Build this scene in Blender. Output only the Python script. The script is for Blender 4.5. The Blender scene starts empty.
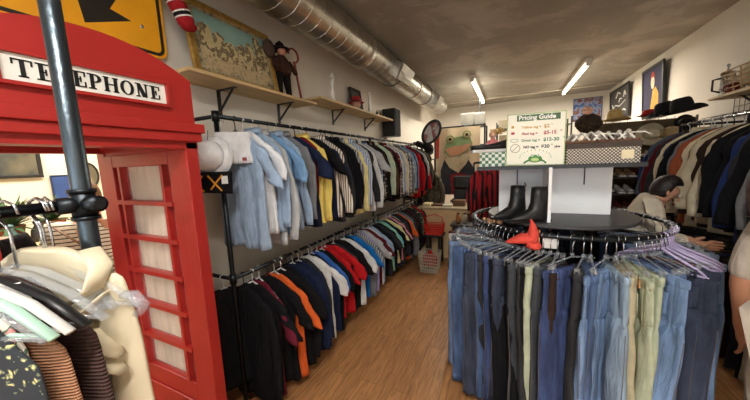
import bpy, bmesh, math, random
from mathutils import Vector, Matrix, Euler
rnd = random.Random(7)
PI = math.pi
scene = bpy.context.scene
COL = scene.collection

# ------------------------------------------------------------------ materials
MATS = {}
def _new(name):
    m = bpy.data.materials.new(name); m.use_nodes = True
    nt = m.node_tree; nt.nodes.clear()
    out = nt.nodes.new('ShaderNodeOutputMaterial'); b = nt.nodes.new('ShaderNodeBsdfPrincipled')
    nt.links.new(b.outputs[0], out.inputs[0])
    return m, nt, b
def lin(c):
    return tuple(((x/255.0)/12.92 if x/255.0 <= .04045 else ((x/255.0+.055)/1.055)**2.4) for x in c) + (1,)
def mat(name, rgb, rough=.6, metal=0, var=.12, vs=8, bump=.0, bs=60, trans=0, alpha=1, emit=0, spec=.5, stretch=(1,1,1)):
    if name in MATS: return MATS[name]
    m, nt, b = _new(name); c = lin(rgb)
    b.inputs['Roughness'].default_value = rough; b.inputs['Metallic'].default_value = metal
    b.inputs['Specular IOR Level'].default_value = spec
    b.inputs['Transmission Weight'].default_value = trans; b.inputs['Alpha'].default_value = alpha
    tc = nt.nodes.new('ShaderNodeTexCoord')
    if emit:
        b.inputs['Base Color'].default_value = c
        b.inputs['Emission Color'].default_value = c; b.inputs['Emission Strength'].default_value = emit
    else:
        mp = nt.nodes.new('ShaderNodeMapping'); mp.inputs['Scale'].default_value = stretch
        n = nt.nodes.new('ShaderNodeTexNoise'); n.inputs['Scale'].default_value = vs; n.inputs['Detail'].default_value = 4
        r = nt.nodes.new('ShaderNodeValToRGB')
        r.color_ramp.elements[0].position = .3; r.color_ramp.elements[1].position = .7
        r.color_ramp.elements[0].color = tuple(x*(1-var) for x in c[:3])+(1,)
        r.color_ramp.elements[1].color = tuple(min(1, x*(1+var)) for x in c[:3])+(1,)
        nt.links.new(tc.outputs['Object'], mp.inputs[0]); nt.links.new(mp.outputs[0], n.inputs['Vector'])
        nt.links.new(n.outputs[0], r.inputs[0]); nt.links.new(r.outputs[0], b.inputs['Base Color'])
    if bump:
        n2 = nt.nodes.new('ShaderNodeTexNoise'); n2.inputs['Scale'].default_value = bs
        bp = nt.nodes.new('ShaderNodeBump'); bp.inputs['Strength'].default_value = bump; bp.inputs['Distance'].default_value = .01
        nt.links.new(tc.outputs['Object'], n2.inputs['Vector']); nt.links.new(n2.outputs[0], bp.inputs['Height'])
        nt.links.new(bp.outputs[0], b.inputs['Normal'])
    MATS[name] = m
    return m
def fabric(name, rgb, rough=.9, var=.12):
    k = 'fabric_'+name
    if k in MATS: return MATS[k]
    m = mat(k, rgb, rough, var=var, vs=14, spec=.15)
    return folds(m)
def folds(m, strength=.75):
    """cloth creases running mostly down the garment"""
    nt = m.node_tree; p = [n for n in nt.nodes if n.type == 'BSDF_PRINCIPLED'][0]
    t = nt.nodes.new('ShaderNodeTexCoord'); mp = nt.nodes.new('ShaderNodeMapping'); mp.inputs['Scale'].default_value = (16,16,4)
    n = nt.nodes.new('ShaderNodeTexNoise'); n.inputs['Scale'].default_value = 1; n.inputs['Detail'].default_value = 3; n.inputs['Distortion'].default_value = .8
    b = nt.nodes.new('ShaderNodeBump'); b.inputs['Strength'].default_value = strength; b.inputs['Distance'].default_value = .03
    nt.links.new(t.outputs['Object'], mp.inputs[0]); nt.links.new(mp.outputs[0], n.inputs['Vector']); nt.links.new(n.outputs[0], b.inputs['Height']); nt.links.new(b.outputs[0], p.inputs['Normal'])
    return m
def band(nt, tc, axis, freq, width):
    """1 where a stripe runs, along an object axis"""
    s = nt.nodes.new('ShaderNodeSeparateXYZ'); nt.links.new(tc, s.inputs[0])
    a = nt.nodes.new('ShaderNodeMath'); a.operation = 'MULTIPLY'; a.inputs[1].default_value = freq
    nt.links.new(s.outputs[axis], a.inputs[0])
    f = nt.nodes.new('ShaderNodeMath'); f.operation = 'FRACT'; nt.links.new(a.outputs[0], f.inputs[0])
    g = nt.nodes.new('ShaderNodeMath'); g.operation = 'LESS_THAN'; g.inputs[1].default_value = width
    nt.links.new(f.outputs[0], g.inputs[0]); return g.outputs[0]
def mixc(nt, fac, a, b):
    m = nt.nodes.new('ShaderNodeMix'); m.data_type = 'RGBA'
    if isinstance(fac, float): m.inputs[0].default_value = fac
    else: nt.links.new(fac, m.inputs[0])
    for i, v in ((6, a), (7, b)):
        if isinstance(v, tuple): m.inputs[i].default_value = v
        else: nt.links.new(v, m.inputs[i])
    return m.outputs[2]
def striped(name, a, b, axis=0, freq=30, width=.4, rough=.9):
    k = 'striped_'+name
    if k in MATS: return MATS[k]
    m, nt, p = _new(k); tc = nt.nodes.new('ShaderNodeTexCoord').outputs['Object']
    nt.links.new(mixc(nt, band(nt, tc, axis, freq, width), lin(a), lin(b)), p.inputs['Base Color'])
    p.inputs['Roughness'].default_value = rough; MATS[k] = m; return folds(m)
def plaid(name, a, b, c, f=11):
    k = 'plaid_'+name
    if k in MATS: return MATS[k]
    m, nt, p = _new(k); tc = nt.nodes.new('ShaderNodeTexCoord').outputs['Object']
    x = mixc(nt, band(nt, tc, 0, f, .45), lin(a), lin(b))
    half = mixc(nt, band(nt, tc, 2, f, .45), x, mixc(nt, .5, x, lin(b)))
    l1 = mixc(nt, band(nt, tc, 0, f, .08), half, lin(c))
    l2 = mixc(nt, band(nt, tc, 2, f, .08), l1, lin(c))
    nt.links.new(l2, p.inputs['Base Color']); p.inputs['Roughness'].default_value = .92
    MATS[k] = m; return folds(m)
def denim(name, rgb, fade=.35):
    k = 'denim_'+name
    if k in MATS: return MATS[k]
    m, nt, p = _new(k); t = nt.nodes.new('ShaderNodeTexCoord'); tc = t.outputs['Object']
    c = lin(rgb); light = tuple(min(1, x*(1+fade)+.05*fade) for x in c[:3])+(1,); dark = tuple(x*(1-fade*.8) for x in c[:3])+(1,)
    mp = nt.nodes.new('ShaderNodeMapping'); mp.inputs['Scale'].default_value = (9, 9, 2.6)
    n = nt.nodes.new('ShaderNodeTexNoise'); n.inputs['Scale'].default_value = 1.6; n.inputs['Detail'].default_value = 3
    nt.links.new(tc, mp.inputs[0]); nt.links.new(mp.outputs[0], n.inputs['Vector'])
    r = nt.nodes.new('ShaderNodeValToRGB'); r.color_ramp.elements[0].position = .35; r.color_ramp.elements[1].position = .68
    r.color_ramp.elements[0].color = dark; r.color_ramp.elements[1].color = light
    nt.links.new(n.outputs[0], r.inputs[0])
    w = nt.nodes.new('ShaderNodeTexNoise'); w.inputs['Scale'].default_value = 320; nt.links.new(tc, w.inputs['Vector'])
    mm = nt.nodes.new('ShaderNodeMath'); mm.operation = 'MULTIPLY'; mm.inputs[1].default_value = .45; nt.links.new(w.outputs[0], mm.inputs[0])
    nt.links.new(mixc(nt, mm.outputs[0], r.outputs[0], light), p.inputs['Base Color'])
    p.inputs['Roughness'].default_value = .9; MATS[k] = m; return folds(m, .9)
def voro(name, stops, scale=20, rough=.8, coord='Object', noise=.0, kind='noise'):
    """patchy multi-colour pattern from a colour ramp"""
    m, nt, p = _new(name); t = nt.nodes.new('ShaderNodeTexCoord')
    r = nt.nodes.new('ShaderNodeValToRGB'); r.color_ramp.interpolation = 'CONSTANT' if kind == 'cell' else 'LINEAR'
    for i, (pos, col) in enumerate(stops):
        e = r.color_ramp.elements[i] if i < 2 else r.color_ramp.elements.new(pos)
        e.position = pos; e.color = lin(col)
    if kind == 'cell':
        v = nt.nodes.new('ShaderNodeTexVoronoi'); v.inputs['Scale'].default_value = scale
        nz = nt.nodes.new('ShaderNodeTexNoise'); nz.inputs['Scale'].default_value = scale*1.5
        nt.links.new(t.outputs[coord], nz.inputs['Vector'])
        nt.links.new(mixc(nt, .12, t.outputs[coord], nz.outputs['Color']), v.inputs['Vector'])
        nt.links.new(v.outputs['Distance'], r.inputs[0])
    else:
        v = nt.nodes.new('ShaderNodeTexNoise'); v.inputs['Scale'].default_value = scale; v.inputs['Detail'].default_value = 6
        nt.links.new(t.outputs[coord], v.inputs['Vector']); nt.links.new(v.outputs[0], r.inputs[0])
    nt.links.new(r.outputs[0], p.inputs['Base Color']); p.inputs['Roughness'].default_value = rough
    MATS[name] = m; return m

white_plastic = mat('white_plastic', (214,214,210), .35)
black_plastic = mat('black_plastic', (22,22,24), .4)
mint_plastic = mat('mint_plastic', (176,214,196), .35)
pink_plastic = mat('lilac_plastic', (190,176,214), .35)
clear = mat('clear_plastic', (190,196,202), .1, alpha=.26, var=.02, spec=.9)
chrome = mat('chrome_wire', (190,192,196), .25, metal=1)
iron = mat('black_iron', (44,48,52), .38, metal=.85, bump=.15)
steel_pipe = mat('blackened_steel_pipe', (78,88,96), .32, metal=.9, bump=.12)
blackmetal = mat('black_painted_metal', (26,26,27), .45)
red_paint = mat('red_booth_paint', (164,38,34), .38, var=.06, vs=3)
red_dark = red_paint
pine = mat('pine_board', (206,176,128), .6, var=.16, vs=3, stretch=(6,1,6))
plywood = mat('weathered_board', (214,200,176), .7, var=.2, vs=4, stretch=(6,6,1))
zinc = mat('galvanised_duct', (164,160,150), .3, metal=.9, var=.22, vs=5, bump=.1, bs=20)
zinc_seam = mat('duct_seam', (205,200,188), .3, metal=.9)
black_leather = mat('black_leather', (20,20,22), .45, bump=.1)
skin = mat('skin', (196,146,118), .55, var=.06)
skin_tan = mat('skin_tan', (170,120,92), .55, var=.06)
white_panel = mat('white_laminate', (238,240,242), .45, var=.02)
dark_top = mat('dark_grey_laminate', (66,66,68), .45, var=.08)
gold = mat('gilt_frame', (176,140,72), .4, metal=.4, var=.25, vs=30)

# ------------------------------------------------------------------ mesh helpers
class MB:
    def __init__(s): s.bm = bmesh.new()
    def box(s, c, d, rot=None):
        m = Matrix.Translation(Vector(c))
        if rot: m = m @ Euler(rot).to_matrix().to_4x4()
        r = bmesh.ops.create_cube(s.bm, size=1, matrix=m @ Matrix.Diagonal((d[0], d[1], d[2], 1)))
        return s
    def bbox(s, a, b): return s.box([(a[i]+b[i])/2 for i in range(3)], [abs(b[i]-a[i]) for i in range(3)])
    def tube(s, pts, r, seg=8, closed=False, flat=1.0):
        pts = [Vector(p) for p in pts]; rs = r if isinstance(r, (list, tuple)) else [r]*len(pts)
        rings = []; n = len(pts); prev = None
        for i, p in enumerate(pts):
            if closed: t = pts[(i+1) % n]-pts[i-1]
            else: t = pts[min(i+1, n-1)]-pts[max(i-1, 0)]
            if t.length < 1e-9: t = Vector((0,0,1))
            t.normalize()
            if prev is None:
                a = Vector((0,0,1)) if abs(t.z) < .9 else Vector((1,0,0))
                u = t.cross(a).normalized()
            else:
                u = (prev - t*prev.dot(t))
                u = u.normalized() if u.length > 1e-6 else t.orthogonal().normalized()
            prev = u; v = t.cross(u)
            rings.append([s.bm.verts.new(p + rs[i]*(math.cos(2*PI*k/seg)*u + flat*math.sin(2*PI*k/seg)*v)) for k in range(seg)])
        s._skin(rings, closed, not closed); return s
    def _skin(s, rings, closed=False, caps=True):
        n = len(rings); seg = len(rings[0])
        for i in range(n if closed else n-1):
            a, b = rings[i], rings[(i+1) % n]
            for k in range(seg):
                s.bm.faces.new((a[k], a[(k+1) % seg], b[(k+1) % seg], b[k]))
        if caps:
            s.bm.faces.new(list(reversed(rings[0]))); s.bm.faces.new(rings[-1])
    def loft(s, rings, caps=True, closed=False):
        s._skin([[s.bm.verts.new(p) for p in r] for r in rings], closed, caps); return s
    def lathe(s, prof, c=(0,0,0), seg=24, sx=1, sy=1, m=None):
        rs = []
        for r, z in prof:
            ring = [Vector((max(r, 1e-4)*math.cos(2*PI*k/seg)*sx, max(r, 1e-4)*math.sin(2*PI*k/seg)*sy, z)) for k in range(seg)]
            rs.append([(m @ v if m else v)+Vector(c) for v in ring])
        return s.loft(rs)
    def prism(s, poly, axis, a, b):
        """polygon in the two other axes, extruded along axis from a to b"""
        def mk(p, w):
            l = list(p); l.insert(axis, w); return s.bm.verts.new(l)
        A = [mk(p, a) for p in poly]; B = [mk(p, b) for p in poly]; n = len(poly)
        s.bm.faces.new(A); s.bm.faces.new(list(reversed(B)))
        for i in range(n): s.bm.faces.new((A[i], B[i], B[(i+1) % n], A[(i+1) % n]))
        return s
    def sphere(s, c, r, sc=(1,1,1), u=16, v=10, rot=None):
        m = Matrix.Translation(Vector(c))
        if rot: m = m @ Euler(rot).to_matrix().to_4x4()
        bmesh.ops.create_uvsphere(s.bm, u_segments=u, v_segments=v, radius=r, matrix=m @ Matrix.Diagonal((*sc, 1))); return s
    def mesh(s, name, smooth=False, mat_=None):
        bmesh.ops.recalc_face_normals(s.bm, faces=s.bm.faces)
        me = bpy.data.meshes.new(name); s.bm.to_mesh(me); s.bm.free()
        if smooth:
            for p in me.polygons: p.use_smooth = True
        if mat_: me.materials.append(mat_)
        return me
    def build(s, name, m, parent=None, smooth=False, bevel=0, loc=None):
        me = s.mesh(name, smooth, m)
        o = bpy.data.objects.new(name, me); COL.objects.link(o)
        if bevel:
            b = o.modifiers.new('Bevel', 'BEVEL'); b.width = bevel; b.segments = 2; b.limit_method = 'ANGLE'
        if smooth and not bevel:
            pass
        if parent: o.parent = parent
        if loc: o.location = loc
        return o
def M_(): return MB()
USED = {}
def tag(o, label, cat, group=None, kind=None):
    base = label; k = 2
    o['label'] = label; o['category'] = cat
    if group: o['group'] = group
    if kind: o['kind'] = kind
    USED.setdefault(label, []).append(o)
    return o
def thing(name, label, cat, loc=(0,0,0), rz=0, group=None):
    o = bpy.data.objects.new(name, None); COL.objects.link(o); o.location = loc; o.rotation_euler = (0,0,rz)
    o.empty_display_size = .05
    return tag(o, label, cat, group)
def struct(o): o['kind'] = 'structure'; return o
def put(name, mesh, m, parent=None, loc=(0,0,0), rot=(0,0,0), sc=(1,1,1)):
    """a new object on shared mesh data, with a material of its own"""
    o = bpy.data.objects.new(name, mesh); COL.objects.link(o)
    if not mesh.materials: mesh.materials.append(m)
    o.material_slots[0].link = 'OBJECT'; o.material_slots[0].material = m
    o.location = loc; o.rotation_euler = rot; o.scale = sc
    if parent: o.parent = parent
    return o
def ring_sm(m, o):
    for p in o.data.polygons: p.use_smooth = True
    return o
def text(name, body, size, m, parent, loc, rot, depth=.002, align='LEFT', bold=0):
    cu = bpy.data.curves.new(name, 'FONT'); cu.body = body; cu.size = size; cu.extrude = depth; cu.align_x = align; cu.offset = bold
    cu.resolution_u = 3
    t = bpy.data.objects.new('tmp', cu); COL.objects.link(t)
    dg = bpy.context.evaluated_depsgraph_get(); me = bpy.data.meshes.new_from_object(t.evaluated_get(dg))
    bpy.data.objects.remove(t); me.materials.clear(); me.materials.append(m)
    o = bpy.data.objects.new(name, me); COL.objects.link(o); o.location = loc; o.rotation_euler = rot; o.parent = parent
    return o
def skinned(name, verts, edges, radii, m, parent=None, root=0, sub=2):
    me = bpy.data.meshes.new(name); me.from_pydata([tuple(v) for v in verts], edges, [])
    o = bpy.data.objects.new('tmp', me); COL.objects.link(o)
    o.modifiers.new('Skin', 'SKIN')
    sv = me.skin_vertices[0].data
    for i, r in enumerate(radii):
        rr = r if isinstance(r, tuple) else (r, r)
        sv[i].radius = rr; sv[i].use_root = (i == root)
    o.modifiers[0].use_smooth_shade = True
    s = o.modifiers.new('Sub', 'SUBSURF'); s.levels = sub; s.render_levels = sub
    dg = bpy.context.evaluated_depsgraph_get(); nm = bpy.data.meshes.new_from_object(o.evaluated_get(dg))
    bpy.data.objects.remove(o); nm.materials.clear(); nm.materials.append(m)
    for p in nm.polygons: p.use_smooth = True
    r = bpy.data.objects.new(name, nm); COL.objects.link(r)
    if parent: r.parent = parent
    return r

# ================================================================== THE ROOM
XL, XR, YF, YB, ZC = -2.0, 2.1, -3.0, 8.7, 3.2
def plaster(name, rgb, var=.05, bump=.15):
    return mat(name, rgb, .85, var=var, vs=1.4, bump=bump, bs=12, spec=.25)
wallm = plaster('wall_plaster', (222,216,204))
# floor of wood planks
m, nt, p = _new('wood_plank_floor')
tc = nt.nodes.new('ShaderNodeTexCoord'); mp = nt.nodes.new('ShaderNodeMapping'); mp.inputs['Rotation'].default_value = (0,0,PI/2)
bk = nt.nodes.new('ShaderNodeTexBrick'); bk.inputs['Scale'].default_value = 1; bk.inputs['Brick Width'].default_value = 1.2
bk.inputs['Row Height'].default_value = .13; bk.inputs['Mortar Size'].default_value = .0012
bk.inputs['Color1'].default_value = lin((206,150,98)); bk.inputs['Color2'].default_value = lin((186,132,84)); bk.inputs['Mortar'].default_value = lin((92,60,36))
nt.links.new(tc.outputs['Object'], mp.inputs[0]); nt.links.new(mp.outputs[0], bk.inputs['Vector'])
mp2 = nt.nodes.new('ShaderNodeMapping'); mp2.inputs['Scale'].default_value = (14,1.3,1)
nz = nt.nodes.new('ShaderNodeTexNoise'); nz.inputs['Scale'].default_value = 3; nz.inputs['Detail'].default_value = 6; nz.inputs['Distortion'].default_value = 1.2
nt.links.new(tc.outputs['Object'], mp2.inputs[0]); nt.links.new(mp2.outputs[0], nz.inputs['Vector'])
rp = nt.nodes.new('ShaderNodeValToRGB'); rp.color_ramp.elements[0].position = .35; rp.color_ramp.elements[0].color = (.5,.46,.42,1)
rp.color_ramp.elements[1].position = .65; rp.color_ramp.elements[1].color = (1,1,1,1); nt.links.new(nz.outputs[0], rp.inputs[0])
mx = nt.nodes.new('ShaderNodeMix'); mx.data_type = 'RGBA'; mx.blend_type = 'MULTIPLY'; mx.inputs[0].default_value = .8
nt.links.new(bk.outputs[0], mx.inputs[6]); nt.links.new(rp.outputs[0], mx.inputs[7]); nt.links.new(mx.outputs[2], p.inputs['Base Color'])
p.inputs['Roughness'].default_value = .42
floorm = m
# ceiling of patchy old plaster
m, nt, p = _new('patched_plaster_ceiling')
tc = nt.nodes.new('ShaderNodeTexCoord')
n1 = nt.nodes.new('ShaderNodeTexNoise'); n1.inputs['Scale'].default_value = 1.3; n1.inputs['Detail'].default_value = 9; n1.inputs['Roughness'].default_value = .68; n1.inputs['Distortion'].default_value = .5
r1 = nt.nodes.new('ShaderNodeValToRGB'); e = r1.color_ramp.elements
e[0].position = .38; e[0].color = lin((152,147,136)); e[1].position = .7; e[1].color = lin((190,186,176))
x = e.new(.52); x.color = lin((160,155,144)); x = e.new(.56); x.color = lin((176,171,160))
nt.links.new(tc.outputs['Object'], n1.inputs['Vector']); nt.links.new(n1.outputs[0], r1.inputs[0]); nt.links.new(r1.outputs[0], p.inputs['Base Color'])
bp = nt.nodes.new('ShaderNodeBump'); bp.inputs['Strength'].default_value = .35; bp.inputs['Distance'].default_value = .02
nt.links.new(n1.outputs[0], bp.inputs['Height']); nt.links.new(bp.outputs[0], p.inputs['Normal']); p.inputs['Roughness'].default_value = .62
ceilm = m
struct(M_().bbox((-6.2,YF,-.1),(XR+.15,YB+.15,0)).build('floor', floorm))
struct(M_().bbox((XL-.15,YF,ZC),(XR+.15,YB+.15,ZC+.12)).build('ceiling', ceilm))
struct(M_().bbox((XR,YF,0),(XR+.15,YB,ZC)).build('wall_right', wallm))
struct(M_().bbox((XL-.15,YB,0),(XR+.15,YB+.15,ZC)).build('wall_back', wallm))
# left wall with the doorway the telephone booth stands in
w = M_(); w.bbox((XL-.12,.93,0),(XL,YB,ZC)); w.bbox((XL-.12,YF,0),(XL,.02,ZC)); w.bbox((XL-.12,.02,1.93),(XL,.93,ZC))
struct(w.build('wall_left', wallm))
w = M_(); w.bbox((XL-.15,YF-.15,0),(XR+.15,YF,.5)); w.bbox((XL-.15,YF-.15,2.9),(XR+.15,YF,ZC)); w.bbox((XL-.15,YF-.15,.5),(XL+.2,YF,2.9)); w.bbox((XR-.2,YF-.15,.5),(XR+.15,YF,2.9))
struct(w.build('wall_front', wallm))
wf = struct(M_().bbox((-.06,YF-.1,.5),(.06,YF-.03,2.9)).build('window_1', blackmetal))
M_().bbox((XL+.2,YF-.08,.5),(XR-.2,YF-.07,2.9)).build('pane', mat('shop_window_glass', (240,245,245), .02, trans=1, var=0), wf)
struct(M_().bbox((XR-.015,YF,0),(XR,YB,.1)).build('baseboard_right', wallm))
# adjoining room
ar = plaster('far_room_plaster', (236,228,206))
struct(M_().bbox((-5.3,YF,0),(-5.15,6,3.0)).build('wall_far_room', ar))
struct(M_().bbox((-5.3,4.4,0),(XL-.12,4.55,3.0)).build('wall_far_room_end', ar))
struct(M_().bbox((-5.3,YF,0),(XL-.12,YF+.1,3.0)).build('wall_far_room_front', ar))
struct(M_().bbox((-5.3,YF,3.0),(XL-.12,4.55,3.1)).build('ceiling_far_room', ar))
# pipe conduit along the left wall and one across the ceiling
struct(M_().tube([(XL+.03,YF,3.09),(XL+.03,YB,3.09)], .022, 10).build('trim_1', mat('painted_conduit', (226,220,204), .5), smooth=True))
struct(M_().tube([(XL,7.9,3.185),(XR,7.9,3.185)], .014, 8).build('trim_2', MATS['painted_conduit'], smooth=True))
struct(M_().tube([(-.62,6.9,2.2),(-.62,6.9,3.2)], .012, 8).build('trim_3', iron, smooth=True))

# ------------------------------------------------------------------ duct
DX, DZ, DR = -1.56, 2.99, .185
def duct():
    t = thing('ventilation_duct', 'long round galvanised spiral duct running along the ceiling above the left wall', 'duct', (DX, 0, DZ))
    s = M_(); N = 120
    s.tube([(0, y, 0) for y in [-2.9+i*.1 for i in range(101)]], DR, 32)
    s.build('duct_pipe', zinc, t, True)
    sp = []; turns = 74; K = 20
    for i in range(turns*K+1):
        a = 2*PI*i/K; y = -2.9+10*i/(turns*K)
        sp.append((math.cos(a)*(DR+.001), y, math.sin(a)*(DR+.001)))
    M_().tube(sp, .0032, 4).build('spiral_seam', zinc_seam, t, True)
    for y in (3.05, 4.95, 6.3):
        M_().tube([(0,y-.05,0),(0,y+.05,0)], DR+.006, 32).build('joint_band', zinc_seam, t, True)
    for y in (1.4, 4.0, 5.6):
        h = M_().tube([(0,y,DR),(0,y,ZC-DZ)], .006, 6).tube([(math.cos(a)*(DR+.008), y, math.sin(a)*(DR+.008)) for a in [2*PI*k/24 for k in range(24)]], .006, 6, True).build('hanging_strap', iron, t)
    for y, L, tilt in ((3.95,.5,-.35), (6.05,.4,-.3)):
        v = M_()
        v.box((.16,y,-.05),(.18,L,.2),(0,.5,0))
        ob = v.build('vent_box', zinc_seam, t)
        g = M_()
        for k in range(6):
            g.box((.248,y,-.098+.0+(k-2.5)*.0),(.004,L-.02-.0*k,.19),(0,.5,0)) if k == 0 else g.box((.252-.03*(k-3)*.48*-1*-1,y,-.1+(k-3)*.03),(.014,L-.05,.004),(0,.2,0))
        g.build('vent_grille', zinc, ob)
duct()

# ------------------------------------------------------------------ ceiling lights
tubem = mat('fluorescent_tube', (255,246,224), emit=9)
def striplight(x, y0, y1, label):
    t = thing('ceiling_light', label, 'light', (x, (y0+y1)/2, ZC), 0)
    L = (y1-y0)/2
    M_().bbox((-.045,-L,-.06),(.045,L,0)).build('light_housing', mat('white_enamel', (225,220,205), .4), t)
    M_().tube([(0,-L+.02,-.085),(0,L-.02,-.085)], .022, 12).build('tube_lamp', tubem, t, True)
    for s in (-1,1): M_().bbox((-.035,s*L-.015,-.12),(.035,s*L+.015,0)).build('end_cap', MATS['white_enamel'], t)
striplight(-.64, 5.6, 7.9, 'lit fluorescent strip on the ceiling above the frog banner')
striplight(1.09, 5.7, 8.0, 'lit fluorescent strip on the ceiling above the straw hat')
striplight(.2, -1.2, -.0, 'added unseen fluorescent strip over the shop front')  # extra fixture added out of view behind the camera to brighten the near room

# ------------------------------------------------------------------ telephone booth
def booth():
    BX = -1.3
    t = thing('telephone_booth', 'bright red wooden telephone booth framing the doorway, with arched header', 'telephone booth', (BX, .53, 0))
    y0, y1 = -.33, .33
    P = lambda n, a, b, par=t, m=red_paint, bev=.004: M_().bbox(a, b).build(n, m, par, bevel=bev)
    # header: arched board
    poly = [(y0,1.80)]
    n = 20
    poly.append((y1,1.80)); poly.append((y1,2.10))
    for i in range(n+1):
        u = i/n; yy = y1-.001 - u*(y1-y0-.002); v = yy/.33
        poly.append((yy, 2.095+.10*(1-abs(v)**2.1)))
    poly.append((y0,2.10))
    M_().prism(poly, 0, -.10, 0).build('header_board', red_paint, t, bevel=.004)
    P('cornice', (-.12,y0-.03,1.868), (.035,y1+.022,1.908))
    P('lintel', (-.06,y0-.01,1.83), (.022,y1+.012,1.868))
    # sign
    sf = M_()
    a, b, c, d = -.215, .215, 1.978, 2.056
    for q in (((0,a-.012,c-.012),(.02,b+.012,c)), ((0,a-.012,d),(.02,b+.012,d+.012)), ((0,a-.012,c),(.02,a,d)), ((0,b,c),(.02,b+.012,d))): sf.bbox(*q)
    sf.build('sign_frame', red_paint, t, bevel=.002)
    sp = M_().bbox((0,a,c),(.008,b,d)).build('sign_panel', mat('sign_white', (236,236,228), .4, var=.03), t)
    ink = mat('black_sign_ink', (18,18,20), .5)
    def letter(ch, yy, wd, h=.050):
        k = M_(); z0 = c+.014; X0, X1 = .008, .0105; T, th, sr = .010, .004, .0038
        R = lambda a0, a1, b0, b1: k.bbox((X0, yy+a0, z0+b0), (X1, yy+a1, z0+b1))
        if ch == 'T': R(wd/2-T/2, wd/2+T/2, 0, h); R(0, wd, h-sr, h); R(0,.004,h-.016,h); R(wd-.004,wd,h-.016,h); R(wd/2-.010,wd/2+.010,0,sr)
        if ch in 'EL':
            R(.006,.006+T,0,h); R(0,.018,h-sr,h); R(0,wd,0,sr); R(wd-.004,wd,0,.018)
            if ch == 'E': R(0,wd,h-sr,h); R(wd-.004,wd,h-.016,h); R(.006,wd-.012,h/2-sr/2,h/2+sr/2); R(wd-.015,wd-.011,h/2-.009,h/2+.009)
        if ch == 'H':
            for q in (.003, wd-.003-T): R(q,q+T,0,h); R(q-.003,q+T+.003,0,sr); R(q-.003,q+T+.003,h-sr,h)
            R(.006,wd-.006,h/2-sr/2,h/2+sr/2)
        if ch == 'N':
            R(.006,.011,0,h); R(wd-.011,wd-.006,0,h); R(0,.014,0,sr); R(wd-.014,wd,h-sr,h); R(0,.012,h-sr,h)
            k.prism([(yy+.004,z0+h),(yy+.004+T*1.2,z0+h),(yy+wd-.006,z0),(yy+wd-.012-T,z0)][::1], 0, X0, X1)
        if ch == 'P':
            R(.006,.006+T,0,h); R(0,.02,0,sr); R(0,wd*.5,h-sr,h); R(.006,wd*.5,h*.44,h*.44+sr)
        if ch in 'OP':
            if ch == 'O': cy, cz, ro, rz, a0, a1 = wd/2, h/2, wd/2, h/2+.001, 0, 2*PI
            else: cy, cz, ro, rz, a0, a1 = wd*.5, h*.72, wd*.5, h*.28, -PI/2, PI/2
            ns = 20; outer = []; inner = []
            for i in range(ns+1):
                q = a0+(a1-a0)*i/ns
                outer.append((yy+cy+ro*math.cos(q), z0+cz+rz*math.sin(q)))
                inner.append((yy+cy+(ro-T)*math.cos(q), z0+cz+(rz-sr)*math.sin(q)))
            for i in range(ns): k.prism([outer[i],outer[i+1],inner[i+1],inner[i]], 0, X0, X1)
        o = k.build('letter', ink, sp); return o
    word = 'TELEPHONE'; wds = dict(T=.042,E=.034,L=.033,P=.036,H=.042,O=.042,N=.043); yy = -.192
    for ch in word: letter(ch, yy, wds[ch]); yy += wds[ch]+.0055
    # posts
    P('front_post', (-.07,y1-.055,0), (0,y1,1.83)); P('front_post', (-.07,y0,0), (0,y0+.055,1.83))
    P('back_post', (-.82,y1-.05,0), (-.74,y1+.02,1.9)); P('back_post', (-.82,y0,0), (-.74,y0+.05,1.9))
    P('back_lintel', (-.80,y0,1.815), (-.76,y1,1.875))
    P('side_rail', (-.78,y1-.045,1.79), (-.02,y1-.0,1.86))
    P('side_rail', (-.78,y0,1.79), (-.02,y0+.045,1.86))
    # glazed side door, standing square to the wall
    dr = M_()
    ya, yb = y1-.05, y1-.012
    dr.bbox((-.75,ya,.05),(-.665,yb,1.80)); dr.bbox((-.155,ya,.05),(-.07,yb,1.80)); dr.bbox((-.665,ya,1.735),(-.155,yb,1.80)); dr.bbox((-.665,ya,.05),(-.155,yb,.60))
    d = dr.build('side_door', red_paint, t, bevel=.004)
    for vx in (-.600,-.215): M_().bbox((vx-.011,ya-.004,.60),(vx+.011,yb,1.735)).build('glazing_bar', red_paint, d)
    for k in range(1,6):
        z = .60+1.135*k/6; M_().bbox((-.665,ya-.006,z-.011),(-.155,yb,z+.011)).build('glazing_bar', red_paint, d)
    M_().bbox((-.665,yb-.012,.60),(-.155,yb-.008,1.735)).build('pane', mat('door_glass', (235,238,236), .05, alpha=.12, var=0), d)
    M_().bbox((-.590,yb+.002,.55),(-.225,yb+.014,1.76)).build('backing_board', plywood, t)
    M_().bbox((-.66,ya-.01,.15),(-.16,ya,.5)).build('kick_panel', red_paint, d, bevel=.004)
    P('ceiling_board', (-.76,y0,1.87), (-.1,y1,1.885))
booth()

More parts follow.
